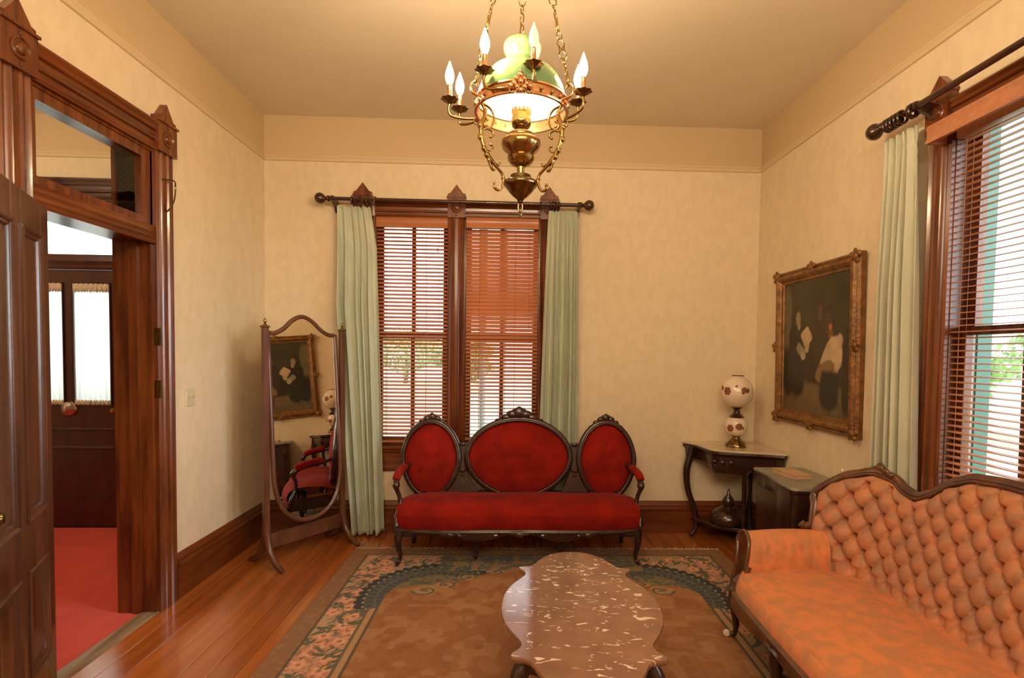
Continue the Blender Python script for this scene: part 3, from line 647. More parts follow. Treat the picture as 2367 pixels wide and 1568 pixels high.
    at = me.color_attributes.new('Col', 'FLOAT_COLOR', 'POINT'); at.data.foreach_set('color', np.concatenate([col, np.ones((nx, ny, 1))], -1).reshape(-1).astype(np.float32)); me.materials.append(m_rug)
    t = thing('area_rug', 'large patterned wool rug with brown field and blue corner fans on the wooden floor', 'rug', ((RX0+RX1)/2, (RY0+RY1)/2, 0))
    o = link('rug_pile', me, t); o.location = (-(RX0+RX1)/2, -(RY0+RY1)/2, 0)
    fr = MB()
    for i in range(int((RX1-RX0)/.012)):
        x_ = RX0+.006+i*.012+rng.uniform(-.002, .002); fr.tube([(x_, RY1-.002, .006), (x_+rng.uniform(-.006, .006), RY1+.02, .006), (x_+rng.uniform(-.012, .012), RY1+.045+rng.uniform(-.008, .006), .003)], .003, 4)
    fo = fr.build('fringe', m_cream2, t); fo['kind'] = 'stuff'; fo.location = o.location
    t.rotation_euler = (0, 0, -.012)
rug()

# ------------------------------------------------------------------ red triple-back sofa
SO = Vector((.08, 3.98, 0))
def shift(mb, o): mb.v = [(x-o[0], y-o[1], z-o[2]) for x, y, z in mb.v]; return mb
sofa = thing('triple_back_sofa', 'red velvet sofa with three oval backs and carved dark wood frame', 'sofa', SO)
def SB(mb, name, m, parent=None, **k): return shift(mb, SO).build(name, m, parent or sofa, **k)
def leanY(z): return 4.17+(z-.40)*.17
SX0, SX1 = -.800, .955
def seatY(u): return 3.765-.035*math.cos(u*2*PI)*.6-.045*math.sin(u*PI)+.05*(abs(2*u-1)**6)
def seat(u, v):
    x = lerp(SX0, SX1, u); yf = seatY(u); sag = 1-abs(2*u-1)**8
    # v: 0 back .. 1 front bottom
    pts = [(4.215, .415), (4.10, .455), (3.95, .470), (yf+.06, .455), (yf+.015, .425), (yf-.008, .375), (yf-.002, .315), (yf+.012, .268)]
    q = v*(len(pts)-1); i = min(int(q), len(pts)-2); f = q-i; f = f*f*(3-2*f)*.4+f*.6
    y = lerp(pts[i][0], pts[i+1][0], f); z = lerp(pts[i][1], pts[i+1][1], f)
    z -= .045*(1-sag)*max(0, 1-v*1.1); ins = .02*(abs(2*u-1)**8)
    return (x, y, z+.004*math.sin(x*9)*(1-v))
SB(MB().grid(seat, 70, 30), 'seat_cushion', m_redvelvet, ang=60)
def rail(u, v):
    x = lerp(SX0-.012, SX1+.012, u); yf = seatY(u)
    lo = .225-.030*math.cos(u*6*PI)*(1 if .08 < u < .92 else .2)
    pr = [(.03, .272), (-.012, .278), (-.024, .262), (-.016, .248), (-.020, lo+.02), (-.012, lo), (.02, lo), (.03, .272)]
    i = int(round(v*7)); return (x, yf+pr[i][0], pr[i][1])
SB(MB().grid(rail, 90, 8), 'seat_frame', m_dark, ang=40)
SB(MB().box(SX0, SX0+.03, 3.80, 4.2, .24, .34).box(SX1-.03, SX1, 3.80, 4.2, .24, .34).box(SX0, SX1, 4.17, 4.205, .24, .36), 'rear_rail', m_dark)
for u in (.5, .22, .78):       # small carved drops on the apron
    x = lerp(SX0, SX1, u); y = seatY(u)-.024
    SB(MB().ball((x, y, .245), .024, 10, (1.5, .5, .8)).ball((x-.045, y+.002, .25), .016, 8, (1.6, .5, .7)).ball((x+.045, y+.002, .25), .016, 8, (1.6, .5, .7)), 'apron_carving', m_dark)
def oval(cx, cz, a, b_, egg=0.0, n=48, grow=0):
    out = []
    for k in range(n):
        th = 2*PI*k/n; c, s = math.cos(th), math.sin(th)
        out.append((cx+(a+grow)*c*(1-egg*(-s) if s < 0 else 1-egg*.25*s), cz+(b_+grow)*s))
    return out
def backoval(cx, cz, a, b_, egg, crest, btn):
    ol = oval(cx, cz, a, b_, egg)
    P = [(x, leanY(z)-.012, z) for x, z in ol]
    SB(MB().tube(P, .021, 10, True), 'back_frame', m_dark, ang=80)
    SB(MB().tube([(x, leanY(z)-.030, z) for x, z in oval(cx, cz, a, b_, egg, grow=-.010)], .008, 8, True), 'frame_bead', m_dark, ang=80)
    mb = MB(); nr = 12; n = 48
    for side in (1, -1):
        k0 = len(mb.v); vs = [(cx, leanY(cz)-side*.058, cz)]
        for i in range(1, nr+1):
            rr = i/nr; ring = oval(cx, cz, (a-.014)*rr, (b_-.014)*rr, egg*rr)
            for x, z in ring:
                d = .058*(1-rr**2.6)
                if side == 1:
                    for bx_, bz in btn: d -= .014*math.exp(-((x-bx_)**2+(z-bz)**2)/.0007)
                vs.append((x, leanY(z)-side*(d+.004), z))
        fs = [(0, 1+k, 1+(k+1) % n) for k in range(n)]+[(1+i*n+k, 1+(i+1)*n+k, 1+(i+1)*n+(k+1) % n, 1+i*n+(k+1) % n) for i in range(nr-1) for k in range(n)]
        mb.add(vs, fs)
    up_ = SB(mb, 'back_upholstery', m_redvelvet, ang=80)
    for bx_, bz in btn: SB(MB().ball((bx_, leanY(bz)-.046, bz), .009, 8, (1, .5, 1)), 'button', m_redvelvet, up_)
    # carved crest
    cr = MB(); zt = cz+b_
    w = crest
    K_ = 1.5 if a > .3 else 1.15
    for dx, dz, r_, sx, sz in ((0, .034, .034, 1.0, 1.2), (-.036, .026, .029, 1.1, 1.05), (.036, .026, .029, 1.1, 1.05), (-.068, .014, .026, 1.2, .9), (.068, .014, .026, 1.2, .9), (-.100, .004, .020, 1.4, .8), (.100, .004, .020, 1.4, .8), (-.128, -.002, .013, 1.6, .8), (.128, -.002, .013, 1.6, .8), (0, .064, .015, .9, 1.1), (-.022, .054, .014, 1, 1), (.022, .054, .014, 1, 1), (-.052, .040, .013, 1, .9), (.052, .040, .013, 1, .9), (-.083, .024, .012, 1, .9), (.083, .024, .012, 1, .9)):
        drop = b_*(1-math.sqrt(max(0, 1-(dx*K_/a)**2)))
        cr.ball((cx+dx*K_, leanY(zt)-.014, zt+dz*w*1.0-drop), r_*w*1.1, 10, (sx*K_/1.2, .55, sz))
    SB(cr, 'crest_carving', m_dark, ang=50)
bl = [(-.70, .60), (-.62, .59), (-.54, .60), (-.66, .71), (-.57, .71), (-.62, .82)]
br = [(x+1.395, z-.005) for x, z in bl]
bc = [(x, z) for z, xs in ((.60, (-.12, -.02, .08, .18, .28)), (.71, (-.20, -.08, .03, .14, .26, .36)), (.82, (-.12, .0, .12, .24))) for x in xs]
backoval(-.620, .690, .223, .292, .10, .85, bl)
backoval(.075, .705, .412, .300, .06, 1.25, bc)
backoval(.776, .685, .223, .300, .10, .85, br)
for s, xa_, xb_ in ((1, -.372, -.37), (-1, .522, .52)):       # carved splats joining the ovals
    pts = [(-.035, .815), (.035, .815), (.022, .76), (.012, .68), (.03, .60), (.085, .50), (.16, .405), (-.13, .405), (-.075, .50), (-.03, .60), (-.014, .68), (-.022, .76)]
    mb = MB(); k0 = 0
    mb.ext([(xa_+x, z) for x, z in pts], (0, 0, 0), (1, 0, 0), (0, 0, 1), (0, 1, 0), .022)
    mb.v = [(x, y+leanY(z)-.008, z) for x, y, z in mb.v]
    for zz, r_ in ((.60, .020), (.565, .013), (.80, .016)): mb.ball((xa_, leanY(zz)-.012, zz), r_, 8, (1.5, .7, 1))
    SB(mb, 'back_splat', m_dark)
SB(MB().ext([(-.74, .40), (.90, .40), (.90, .445), (-.74, .445)], (0, 4.16, 0), (1, 0, 0), (0, 0, 1), (0, 1, 0), .035), 'lower_back_rail', m_dark)
for s, x0 in ((-1, -.800), (1, .955)):                        # arms
    top = catmull([(x0-s*.03, 4.20, .66), (x0, 4.12, .63), (x0+s*.018, 3.98, .612), (x0+s*.02, 3.90, .595), (x0+s*.018, 3.855, .565), (x0+s*.012, 3.86, .53), (x0-s*.004, 3.87, .48), (x0-s*.012, 3.86, .42), (x0+s*.005, 3.82, .34), (x0+s*.004, 3.80, .28)], 6)
    rr = [.016+.010*math.exp(-((i/len(top)-.42)/.08)**2)+.012*max(0, i/len(top)-.75)*2 for i in range(len(top))]
    SB(MB().tube(top, rr, 10), 'arm_frame', m_dark, ang=80)
    SB(MB().ball((x0+s*.014, 3.865, .565), .024, 10, (1, .9, 1)), 'arm_scroll', m_dark)
    pad = catmull([(x0+s*.004, 4.11, .645), (x0+s*.015, 4.02, .640), (x0+s*.02, 3.93, .625), (x0+s*.02, 3.875, .603)], 6)
    SB(MB().tube(pad, [.012]+[.030]*(len(pad)-2)+[.014], 10), 'arm_pad', m_redvelvet, ang=80)
def cab(p, out, s=1.0, h=.25, name='leg', m=m_dark, r0=.032):
    """cabriole leg: p = knee point at height h, out = xy direction outwards"""
    x, y = p; ox, oy = out
    path = catmull([(x, y, h+.02), (x+ox*.018, y+oy*.018, h-.04), (x+ox*.012, y+oy*.012, h-.10), (x-ox*.004, y-oy*.004, h*.35), (x+ox*.004, y+oy*.004, .046), (x+ox*.028, y+oy*.028, .031)], 5)
    n = len(path); rr = [lerp(r0, .012, min(1, (i/n)*1.35)) if i/n < .74 else lerp(.012, .019, (i/n-.74)/.26) for i in range(n)]
    return MB().tube(path, rr, 10)
for px, py, ox, oy in ((-.770, 3.765, -.7, -.75), (.925, 3.775, .7, -.6), (-.235, 3.865, -.2, -.4), (.39, 3.865, .2, -.4)):
    l = SB(cab((px, py), (ox, oy), h=.245), 'leg', m_dark, ang=80)
    SB(MB().lathe([(.004, -.008), (.009, -.006), (.011, 0), (.009, .006), (.004, .008)], (px+ox*.034, py+oy*.034, .0240), 12, (1, 0, 0)), 'caster', m_brassd, l)
for px, ox in ((-.74, -1), (.90, 1)):
    SB(MB().tube(catmull([(px, 4.17, .27), (px, 4.18, .15), (px+ox*.01, 4.215, .018)], 5), .018, 8), 'leg', m_dark, ang=80)

# ------------------------------------------------------------------ marble coffee table
CT = Vector((.322, 2.300, 0)); ca = -math.radians(3.0)
tb = thing('coffee_table', 'low table with scalloped red-brown marble top flecked with white, on the rug', 'coffee table', CT, ca)
def half(): # outline, first quadrant corner: (x>0,y>0) from side middle to end middle
    return [(.349, .0), (.342, .10), (.312, .20), (.264, .29), (.252, .325), (.262, .36), (.286, .388), (.282, .412), (.240, .420), (.212, .445), (.186, .500), (.140, .570), (.075, .618), (0, .632)]
h4 = half(); ol = h4+[(-x, y) for x, y in h4[-2::-1]]+[(-x, -y) for x, y in h4[1:]]+[(x, -y) for x, y in h4[-2:0:-1]]
ol = [(p.x, p.y) for p in catmull([(x, y, 0) for x, y in ol], 4, True)]
def slab(mb, ol, levels):
    n = len(ol); k = len(mb.v); v = []
    for s_, z in levels: v += [(x*s_[0], y*s_[1], z) for x, y in ol]
    f = [(i*n+j_, i*n+(j_+1) % n, (i+1)*n+(j_+1) % n, (i+1)*n+j_) for i in range(len(levels)-1) for j_ in range(n)]+[tuple(range(n))[::-1], tuple(range((len(levels)-1)*n, len(levels)*n))]
    return mb.add(v, f)
slab(MB(), ol, [((.965, .98), .396), ((.985, .99), .400), ((.992, .995), .408), ((1, 1), .412), ((1, 1), .418), ((.992, .995), .424)]).build('marble_top', m_marble, tb, ang=50)
slab(MB(), ol, [((.80, .86), .325), ((.83, .88), .33), ((.86, .90), .395), ((.84, .88), .396)]).build('apron', m_dark, tb, ang=50)
for sx in (1, -1):
    for sy in (1, -1):
        path = catmull([(sx*.235, sy*.335, .36), (sx*.265, sy*.365, .30), (sx*.255, sy*.36, .20), (sx*.215, sy*.32, .09), (sx*.225, sy*.33, .035), (sx*.255, sy*.355, .030)], 5)
        n = len(path); MB().tube(path, [lerp(.036, .015, min(1, i/n*1.3)) if i/n < .75 else .017 for i in range(n)], 10).build('leg', m_dark, tb, ang=80)
MB().tube(catmull([(.22, .32, .10), (.10, .14, .14), (0, 0, .15), (-.10, -.14, .14), (-.22, -.32, .10)], 6), .014, 8).tube(catmull([(-.22, .32, .10), (-.10, .14, .14), (0, 0, .15), (.10, -.14, .14), (.22, -.32, .10)], 6), .014, 8).ball((0, 0, .17), .035, 12).build('stretcher', m_dark, tb, ang=80)

# ------------------------------------------------------------------ salmon tufted settee
SE = Vector((1.55, 1.84, 0)); HL = 1.00
se = thing('tufted_settee', 'salmon pink tufted settee with carved wood frame along the right wall', 'settee', SE)
def EB(mb, name, m, parent=None, **k): return shift(mb, SE).build(name, m, parent or se, **k)
YC = 1.84
def backx(d):  # d = signed distance from centre (0..1 to the far end) -> X of the foot of the back
    a = min(abs(d)/HL, 1.0)
    return 1.835-.20*max(0, (a-.62)/.38)**2.0
_cr = [(0, 1.035), (.20, 1.034), (.33, 1.022), (.43, .980), (.52, .905), (.60, .868), (.66, .880), (.74, .925), (.82, .938), (.90, .905), (.96, .865), (1.0, .80)]
def crest(d):
    a = abs(d)/HL
    for i in range(len(_cr)-1):
        if a <= _cr[i+1][0]:
            t = (a-_cr[i][0])/(_cr[i+1][0]-_cr[i][0]); t = t*t*(3-2*t)*.5+t*.5
            return lerp(_cr[i][1], _cr[i+1][1], t)
    return _cr[-1][1]
Z0 = .385
def bpos(s, t, off=0.0):
    """s in [-1,1] along, t in [0,1] height"""
    d = s*HL; zt = crest(d)-.02; z = lerp(Z0, zt, t)
    x = backx(d)+(z-Z0)*.24; y = YC+d*(1+.05*(z-Z0)/.5*abs(s)**3)
    sg = 1 if s > 0 else -1; k = max(0, (abs(s)-.62)/.38); ang = k*.75*sg      # outward normal swings round at the ends
    nx, ny = -math.cos(ang), -math.sin(ang)
    return (x+nx*off, y+ny*off, z)
SXs, SYs = .104/HL, .067
def tuft(s, z):
    p = s/SXs-(z-Z0-.085)/(2*SYs); q = s/SXs+(z-Z0-.085)/(2*SYs)
    a = abs(math.sin(PI*p)); b_ = abs(math.sin(PI*q)); rp = (p-round(p)); rq = (q-round(q))
    h = .027*(a*b_)**.55+.016-.042*math.exp(-(rp*rp+rq*rq)/.020)
    return h
def backf(u, v):
    s = lerp(-1, 1, u); d = s*HL; zt = crest(d)-.02; z = lerp(Z0, zt, v); h = tuft(s, z)
    lowf = min(1, max(0, (z-Z0)/.085)); hp = .036*abs(math.cos(PI*s/SXs))**.5+.012
    h = lerp(hp*(.55+.45*math.sin(PI*min(1, (z-Z0)/.085+.15))), h, lowf**2)
    edge = min(1, (1-v)*(zt-Z0)/.05, (1-abs(s))*HL/.05); h *= max(0, edge)**.4
    return bpos(s, v, h+.012)
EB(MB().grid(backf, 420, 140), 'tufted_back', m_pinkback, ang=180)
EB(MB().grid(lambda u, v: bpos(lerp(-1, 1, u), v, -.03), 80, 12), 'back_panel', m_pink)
bi = 0
bm_ = MB().ball((0, 0, 0), .0068, 8, (.7, 1, 1)).mesh('button', m_pinkbtn)
for jj in range(0, 12):
    z = Z0+.085+jj*SYs
    for ii in range(-11, 12):
        s = (ii+.5*(jj % 2))*SXs
        if abs(s) > .95 or z > crest(s*HL)-.075: continue
        zt = crest(s*HL)-.02; p = bpos(s, (z-Z0)/(zt-Z0), -.006); o = link('button', bm_, se); o.location = Vector(p)-SE
# carved frame along the crest and down the ends
fr = []
for i in range(121):
    s = lerp(-1, 1, i/120); x, y, z = bpos(s, 1.0, .0); fr.append((x+.006, y, z+.022))
def endcurve(sg):
    pts = []
    for z in (.78, .72, .66, .61): 
        t = (z-Z0)/(crest(HL)-.02-Z0); x, y, zz = bpos(sg*1.0, t, 0); pts.append((x, y+sg*(.018-.030*math.sin((.80-z)/.2*PI*.5)+.012), zz))
    x, y, z = pts[-1]; pts += [(x-.030, y+sg*.022, z-.025), (x-.050, y+sg*.03, z-.01)]
    return pts
path = catmull(endcurve(-1)[::-1]+fr[2:-2:3]+endcurve(1), 4)
EB(MB().tube(path, .023, 10), 'back_frame', m_settee, ang=80)
EB(MB().tube([(x-.022, y, z-.012) for x, y, z in path[8:-8]], .008, 8), 'frame_bead', m_settee, ang=80)
for s0, w in ((0, 1.3), (.80, .9), (-.80, .9)):      # carved crests
    x, y, z = bpos(s0, 1.0); mb = MB()
    for dy, dz, r_ in ((0, .045, .026), (-.035, .036, .022), (.035, .036, .022), (-.07, .026, .018), (.07, .026, .018), (0, .068, .012), (-.02, .060, .011), (.02, .060, .011)): mb.ball((x+.004, y+dy*w, z+dz), r_, 8, (.7, 1.3, .85))
    EB(mb, 'crest_carving', m_settee, ang=60)
for s0 in (.60, -.60):
    x, y, z = bpos(s0, 1.0); EB(MB().ball((x, y, z+.022), .030, 8, (.6, 1.5, .8)).ball((x, y+.05, z+.03), .016, 8, (.6, 1.4, .8)).ball((x, y-.05, z+.03), .016, 8, (.6, 1.4, .8)), 'crest_carving', m_settee)
# seat
def fx_(d): a = abs(d)/HL; return 1.125+.03*a*a+.16*max(0, (a-.72)/.28)**2.2
def seatf(u, v):
    s = lerp(-1, 1, u); d = s*.93; xf = fx_(d/.93*1.0*HL*.97); xb = backx(s*HL)+.02
    y = YC+d
    if v < .72:
        t = v/.72; x = lerp(xb, xf+.03, t); z = .385+.055*math.sin(PI*min(1, .12+t*.80))**.8*(1-abs(s)**10*.8)
    else:
        t = (v-.72)/.28; a = t*PI*.5; x = xf+.03-.03*math.sin(a)-.004; z = lerp(.402, .335, t)+.012*math.cos(a)
    return (x, y, z)
EB(MB().grid(seatf, 90, 40), 'seat_cushion', m_pink, ang=180)
def srail(u, v):
    s = lerp(-1, 1, u); d = s*.96; xf = fx_(s*HL*.97); lo = .262-.018*math.cos(s*3*PI)
    pr = [(.02, .345), (-.010, .345), (-.022, .335), (-.014, .322), (-.010, .300), (-.018, lo+.01), (-.008, lo), (.02, lo)]
    i = int(round(v*7)); return (xf+pr[i][0], YC+d, pr[i][1])
EB(MB().grid(srail, 90, 8), 'seat_frame', m_settee, ang=40)
EB(MB().box(1.22, 1.68, YC-.985, YC-.955, .26, .345).box(1.22, 1.68, YC+.955, YC+.985, .26, .345).box(1.82, 1.85, YC-.8, YC+.8, .26, .40).box(1.2, 1.82, YC-.95, YC+.95, .30, .335), 'seat_base', m_settee)
# arms
for sg in (1, -1):
    ya = YC+sg*.925
    cs = [(-.065, .35), (-.060, .44), (-.052, .51), (-.030, .565), (.005, .590), (.045, .590), (.078, .565), (.088, .53), (.070, .49), (.052, .43), (.050, .35)]
    def armf(u, v):
        q = v*(len(cs)-1); i = min(int(q), len(cs)-2); f = q-i; a = lerp(cs[i][0], cs[i+1][0], f); z = lerp(cs[i][1], cs[i+1][1], f)
        x = lerp(1.70, 1.275, u); k = (z-.35)/.24; x += -.0*k+(1-k)*(-.045)*u**3
        dz = -.006*u
        if a < 0:     # shallow tufts on the inner face
            for xb in (1.38, 1.47, 1.56, 1.65): a += .012*math.exp(-((x-xb)**2+(z-.515)**2)/.0004)
            a -= .006*abs(math.sin((x-1.335)/.09*PI))**.5*(1 if .40 < z < .55 else 0)
        return (x, ya+sg*a, z+dz+.01*math.sin(u*PI))
    EB(MB().grid(armf, 46, 44), 'arm_upholstery', m_pink, ang=180)
    for xb in (1.38, 1.47, 1.56): EB(MB().ball((xb, ya-sg*.036, .515), .008, 8), 'button', m_pinkbtn)
    face = []
    q = catmull([(0, a, z) for a, z in cs], 3)
    fp = [(p.y, p.z) for p in q]
    mb = MB(); v = [(1.275-(1-(z-.35)/.24)*.045, ya+sg*a, z-.006) for a, z in fp]; mb.tube(v, .011, 8)
    EB(mb, 'arm_scroll_frame', m_settee, ang=80)
    mb = MB(); n = len(v); mb.add([(x-.001, y, z) for x, y, z in v]+[(x+.012, y, z) for x, y, z in v], [tuple(range(n)), tuple(range(n, 2*n))[::-1]]+[(i, (i+1) % n, (i+1) % n+n, i+n) for i in range(n)])
    EB(mb, 'arm_front', m_settee)
    st_ = catmull([(1.262, ya-sg*.060, .43), (1.235, ya-sg*.055, .375), (1.205, ya-sg*.045, .335), (1.212, ya-sg*.04, .29)], 6)
    EB(MB().tube(st_, [lerp(.016, .034, i/len(st_)) for i in range(len(st_))], 10), 'arm_stump', m_settee, ang=80)
for px, py, ox, oy in ((1.225, YC+.925, -.5, .35), (1.225, YC-.925, -.5, -.35), (1.15, YC+.33, -.5, .1), (1.15, YC-.33, -.5, -.1)):
    l = EB(cab((px, py), (ox, oy), h=.275, r0=.036), 'leg', m_dark, ang=80)
    EB(MB().lathe([(.006, -.012), (.016, -.009), (.019, 0), (.016, .009), (.006, .012)], (px+ox*.075, py+oy*.06, .0330), 14, (oy, -ox, 0)), 'caster', m_white2, l, label='white porcelain caster')
for py in (YC+.80, YC-.80): EB(MB().tube(catmull([(1.74, py, .32), (1.75, py, .18), (1.80, py, .020)], 5), .02, 8), 'leg', m_dark, ang=80)

# ------------------------------------------------------------------ corner console table
K = Vector((1.84, 4.25, 0))
ct = thing('corner_table', 'dark serpentine table with cream marble top standing in the back right corner', 'table', K)
def KB(mb, name, m, parent=None, **k): return shift(mb, K).build(name, m, parent or ct, **k)
e = [(p.x, p.y) for p in catmull([(1.475, 4.488, 0), (1.500, 4.44, 0), (1.548, 4.36, 0), (1.568, 4.24, 0), (1.590, 4.12, 0), (1.650, 4.055, 0), (1.74, 4.02, 0), (1.85, 3.985, 0), (1.96, 3.955, 0), (2.04, 3.92, 0), (2.075, 3.90, 0)], 4)]
poly = e+[(2.098, 3.905), (2.100, 4.490)]
def plate(mb, poly, c, levels):
    n = len(poly); v = []
    for s_, z in levels: v += [(c[0]+(x-c[0])*s_, c[1]+(y-c[1])*s_, z) for x, y in poly]
    f = [(i*n+j_, i*n+(j_+1) % n, (i+1)*n+(j_+1) % n, (i+1)*n+j_) for i in range(len(levels)-1) for j_ in range(n)]+[tuple(range(n))[::-1], tuple(range((len(levels)-1)*n, len(levels)*n))]
    return mb.add(v, f)
KB(plate(MB(), poly, (1.95, 4.35), [(.97, .778), (1, .784), (1, .793), (.99, .797)]), 'marble_top', m_marbw)
KB(plate(MB(), poly, (1.98, 4.38), [(.90, .66), (.93, .665), (.935, .74), (.97, .752), (.985, .766), (.97, .778)]), 'apron', m_dark)
KB(plate(MB(), [(1.60, 4.12), (1.72, 4.06), (1.86, 4.02), (1.90, 4.05), (1.8, 4.16), (1.62, 4.24)], (1.75, 4.13), [(.8, .605), (1, .64), (1, .67)]), 'apron_carving', m_dark)
KB(MB().ball((1.66, 4.052, .70), .020, 10, (1, .7, 1)).ball((1.715, 4.035, .705), .014, 8).ball((1.61, 4.09, .705), .014, 8), 'drawer_carving', m_dark)
def kleg(x, y, ox, oy, name='leg'):
    path = catmull([(x, y, .77), (x+ox*.02, y+oy*.02, .68), (x+ox*.05, y+oy*.05, .56), (x+ox*.030, y+oy*.030, .40), (x-ox*.045, y-oy*.045, .22), (x-ox*.060, y-oy*.060, .09), (x-ox*.03, y-oy*.03, .03), (x+ox*.0, y+oy*.0, .012)], 6)
    n = len(path); KB(MB().tube(path, [lerp(.036, .016, min(1, i/n*1.15)) for i in range(n)], 10), name, m_dark, ang=80)
kleg(1.535, 4.40, -.9, -.2); kleg(2.06, 3.97, .1, -.6)
KB(MB().tube(catmull([(1.845, 4.075, .77), (1.838, 4.065, .62), (1.845, 4.07, .45), (1.850, 4.08, .25), (1.845, 4.07, .10), (1.84, 4.05, .012)], 6), [.030, .03]+[.020]*27+[.024]*2, 10), 'leg', m_dark, ang=80)
KB(MB().tube([(2.06, 4.44, .77), (2.06, 4.44, .012)], .02, 8), 'leg', m_dark)
sh = [(1.55, 4.43), (1.60, 4.30), (1.68, 4.20), (1.80, 4.12), (1.95, 4.06), (2.04, 4.02), (2.085, 4.05), (2.085, 4.47), (1.58, 4.47)]
KB(plate(MB(), sh, (1.9, 4.3), [(.96, .13), (1, .14), (1, .155), (.98, .16)]), 'lower_shelf', m_dark)
KB(MB().lathe([(.12, .16), (.14, .17), (.15, .20), (.13, .25), (.07, .285), (.035, .30), (.045, .32), (.05, .345), (.035, .37), (.014, .40), (.010, .43), (.001, .445)], (1.80, 4.26, 0), 24), 'shelf_urn', m_dark, ang=60)

# lamp on the corner table
LP = Vector((1.838, 4.235, .797))
lp = thing('globe_lamp', 'painted milk glass table lamp with round globe on the corner table', 'lamp', LP)
MB().lathe([(.078, 0), (.080, .012), (.072, .022), (.066, .034), (.048, .052), (.036, .066), (.030, .080), (.036, .088)], (0, 0, 0), 28, wave=lambda th: .05*math.cos(4*th)).build('foot', m_brassd, lp, ang=60)
for k in range(4): MB().ball((.078*math.cos(PI/4+k*PI/2), .078*math.sin(PI/4+k*PI/2), .0125), .012, 8).build('foot_scroll', m_brassd, lp)
MB().lathe([(.036, .086), (.066, .104), (.082, .135), (.086, .170), (.085, .200), (.074, .222), (.056, .234), (.052, .240)], (0, 0, 0), 32).build('font', m_white, lp, ang=80)
MB().lathe([(.056, .238), (.058, .244), (.040, .262), (.026, .272), (.024, .300), (.034, .310), (.044, .318), (.046, .324)], (0, 0, 0), 28).build('burner', m_dark, lp, ang=60)
gl = MB().lathe([(.044, .322)]+[(.128*math.sin(a), .442-.128*math.cos(a)) for a in [lerp(.42, PI-.40, k/16) for k in range(17)]]+[(.046, .575)], (0, 0, 0), 36).build('globe', m_white, lp, ang=80)
MB().tube([(.047*math.cos(2*PI*k/24), .047*math.sin(2*PI*k/24), .577) for k in range(24)], .0028, 6, True).build('globe_rim', m_brassd, lp)
def blossom(par, R, cz, az, z, r_, seed):
    mb = MB(); rn = random.Random(seed); zz = z-cz; rad = math.sqrt(max(R*R-zz*zz, 1e-4)) if R else .086
    n0 = Vector((math.cos(az), math.sin(az), 0)); tn = Vector((-math.sin(az), math.cos(az), 0))
    for k in range(7):
        a = k*2*PI/6; d = 0 if k == 6 else r_*.62; da, dz = d*math.cos(a), d*math.sin(a)
        rr = math.sqrt(max(R*R-(zz+dz)**2, 1e-4)) if R else .086
        p = n0*rr*math.cos(da/rr)+tn*rr*math.sin(da/rr); mb.ball((p.x, p.y, z+dz), r_*rn.uniform(.42, .6), 8, (1, 1, 1))
    # flatten towards the surface
    mb.v = [tuple(Vector((x, y, 0)).normalized()*lerp(Vector((x, y, 0)).length, rad+.0012, .80)+Vector((0, 0, z_))) for x, y, z_ in mb.v]
    mb.build('painted_rose', m_flower, par)
cdir = math.atan2(-4.235, -1.838)
for da, z, r_ in ((-.62, .455, .030), (-.05, .495, .010), (.42, .470, .020), (.62, .462, .018), (.36, .448, .014), (-1.1, .475, .020)): blossom(gl, .128, .442, cdir+da, z, r_, int(z*999))
for da, z, r_ in ((-.55, .158, .026), (.25, .172, .026), (.62, .160, .010)): blossom(lp, 0, 0, cdir+da, z, r_, int(z*777))

# ------------------------------------------------------------------ small cabinet by the right wall
cb_ = thing('side_cabinet', 'small dark cabinet with grey stone top between corner table and tufted settee', 'cabinet', (1.9, 3.39, 0))
cp = [(p.x, p.y) for p in catmull([(1.735, 3.69, 0), (1.742, 3.60, 0), (1.730, 3.47, 0), (1.705, 3.32, 0), (1.698, 3.18, 0), (1.705, 3.10, 0), (1.78, 3.085, 0), (1.90, 3.075, 0), (2.00, 3.10, 0)], 4)]+[(2.085, 3.14), (2.085, 3.69)]
sB = lambda mb, name, m, **k: shift(mb, (1.9, 3.39, 0)).build(name, m, cb_, **k)
sB(plate(MB(), cp, (1.95, 3.4), [(.975, .722), (1, .728), (1, .740), (.99, .745)]), 'stone_top', m_grey)
sB(plate(MB(), cp, (1.95, 3.4), [(.93, .06), (.93, .70), (.97, .708), (.97, .722)]), 'cabinet_body', m_dark)
sB(plate(MB(), cp, (1.95, 3.4), [(.95, .0), (.96, .05), (.93, .062)]), 'plinth', m_dark)
sB(MB().box(1.722, 1.735, 3.2, 3.6, .14, .64), 'door', m_dark); sB(MB().ball((1.712, 3.26, .42), .012, 8), 'knob', m_brassd)
bk = thing('booklet', 'thick buff booklet lying closed on the small dark cabinet', 'booklet', (1.875, 3.44, .745), .12)
MB().bbox(-.065, .065, -.115, .115, .0, .003, .001).build('back_cover', m_paper, bk); MB().box(-.062, .061, -.112, .112, .003, .022).build('pages', m_paper, bk); MB().bbox(-.065, .065, -.115, .115, .022, .026, .001).build('front_cover', m_paper, bk)
br_ = MB().lathe([(.022, 0), (.024, .006), (.010, .014), (.006, .03), (.012, .042), (.013, .060), (.006, .078), (.010, .088), (.008, .100), (.001, .106)], (0, 0, 0), 16).build('glass_figurine', m_white, None, ang=60)
br_.location = (2.045, 3.17, .745); tag(br_, 'tiny pale glass ornament on the small cabinet behind the settee end', 'ornament')

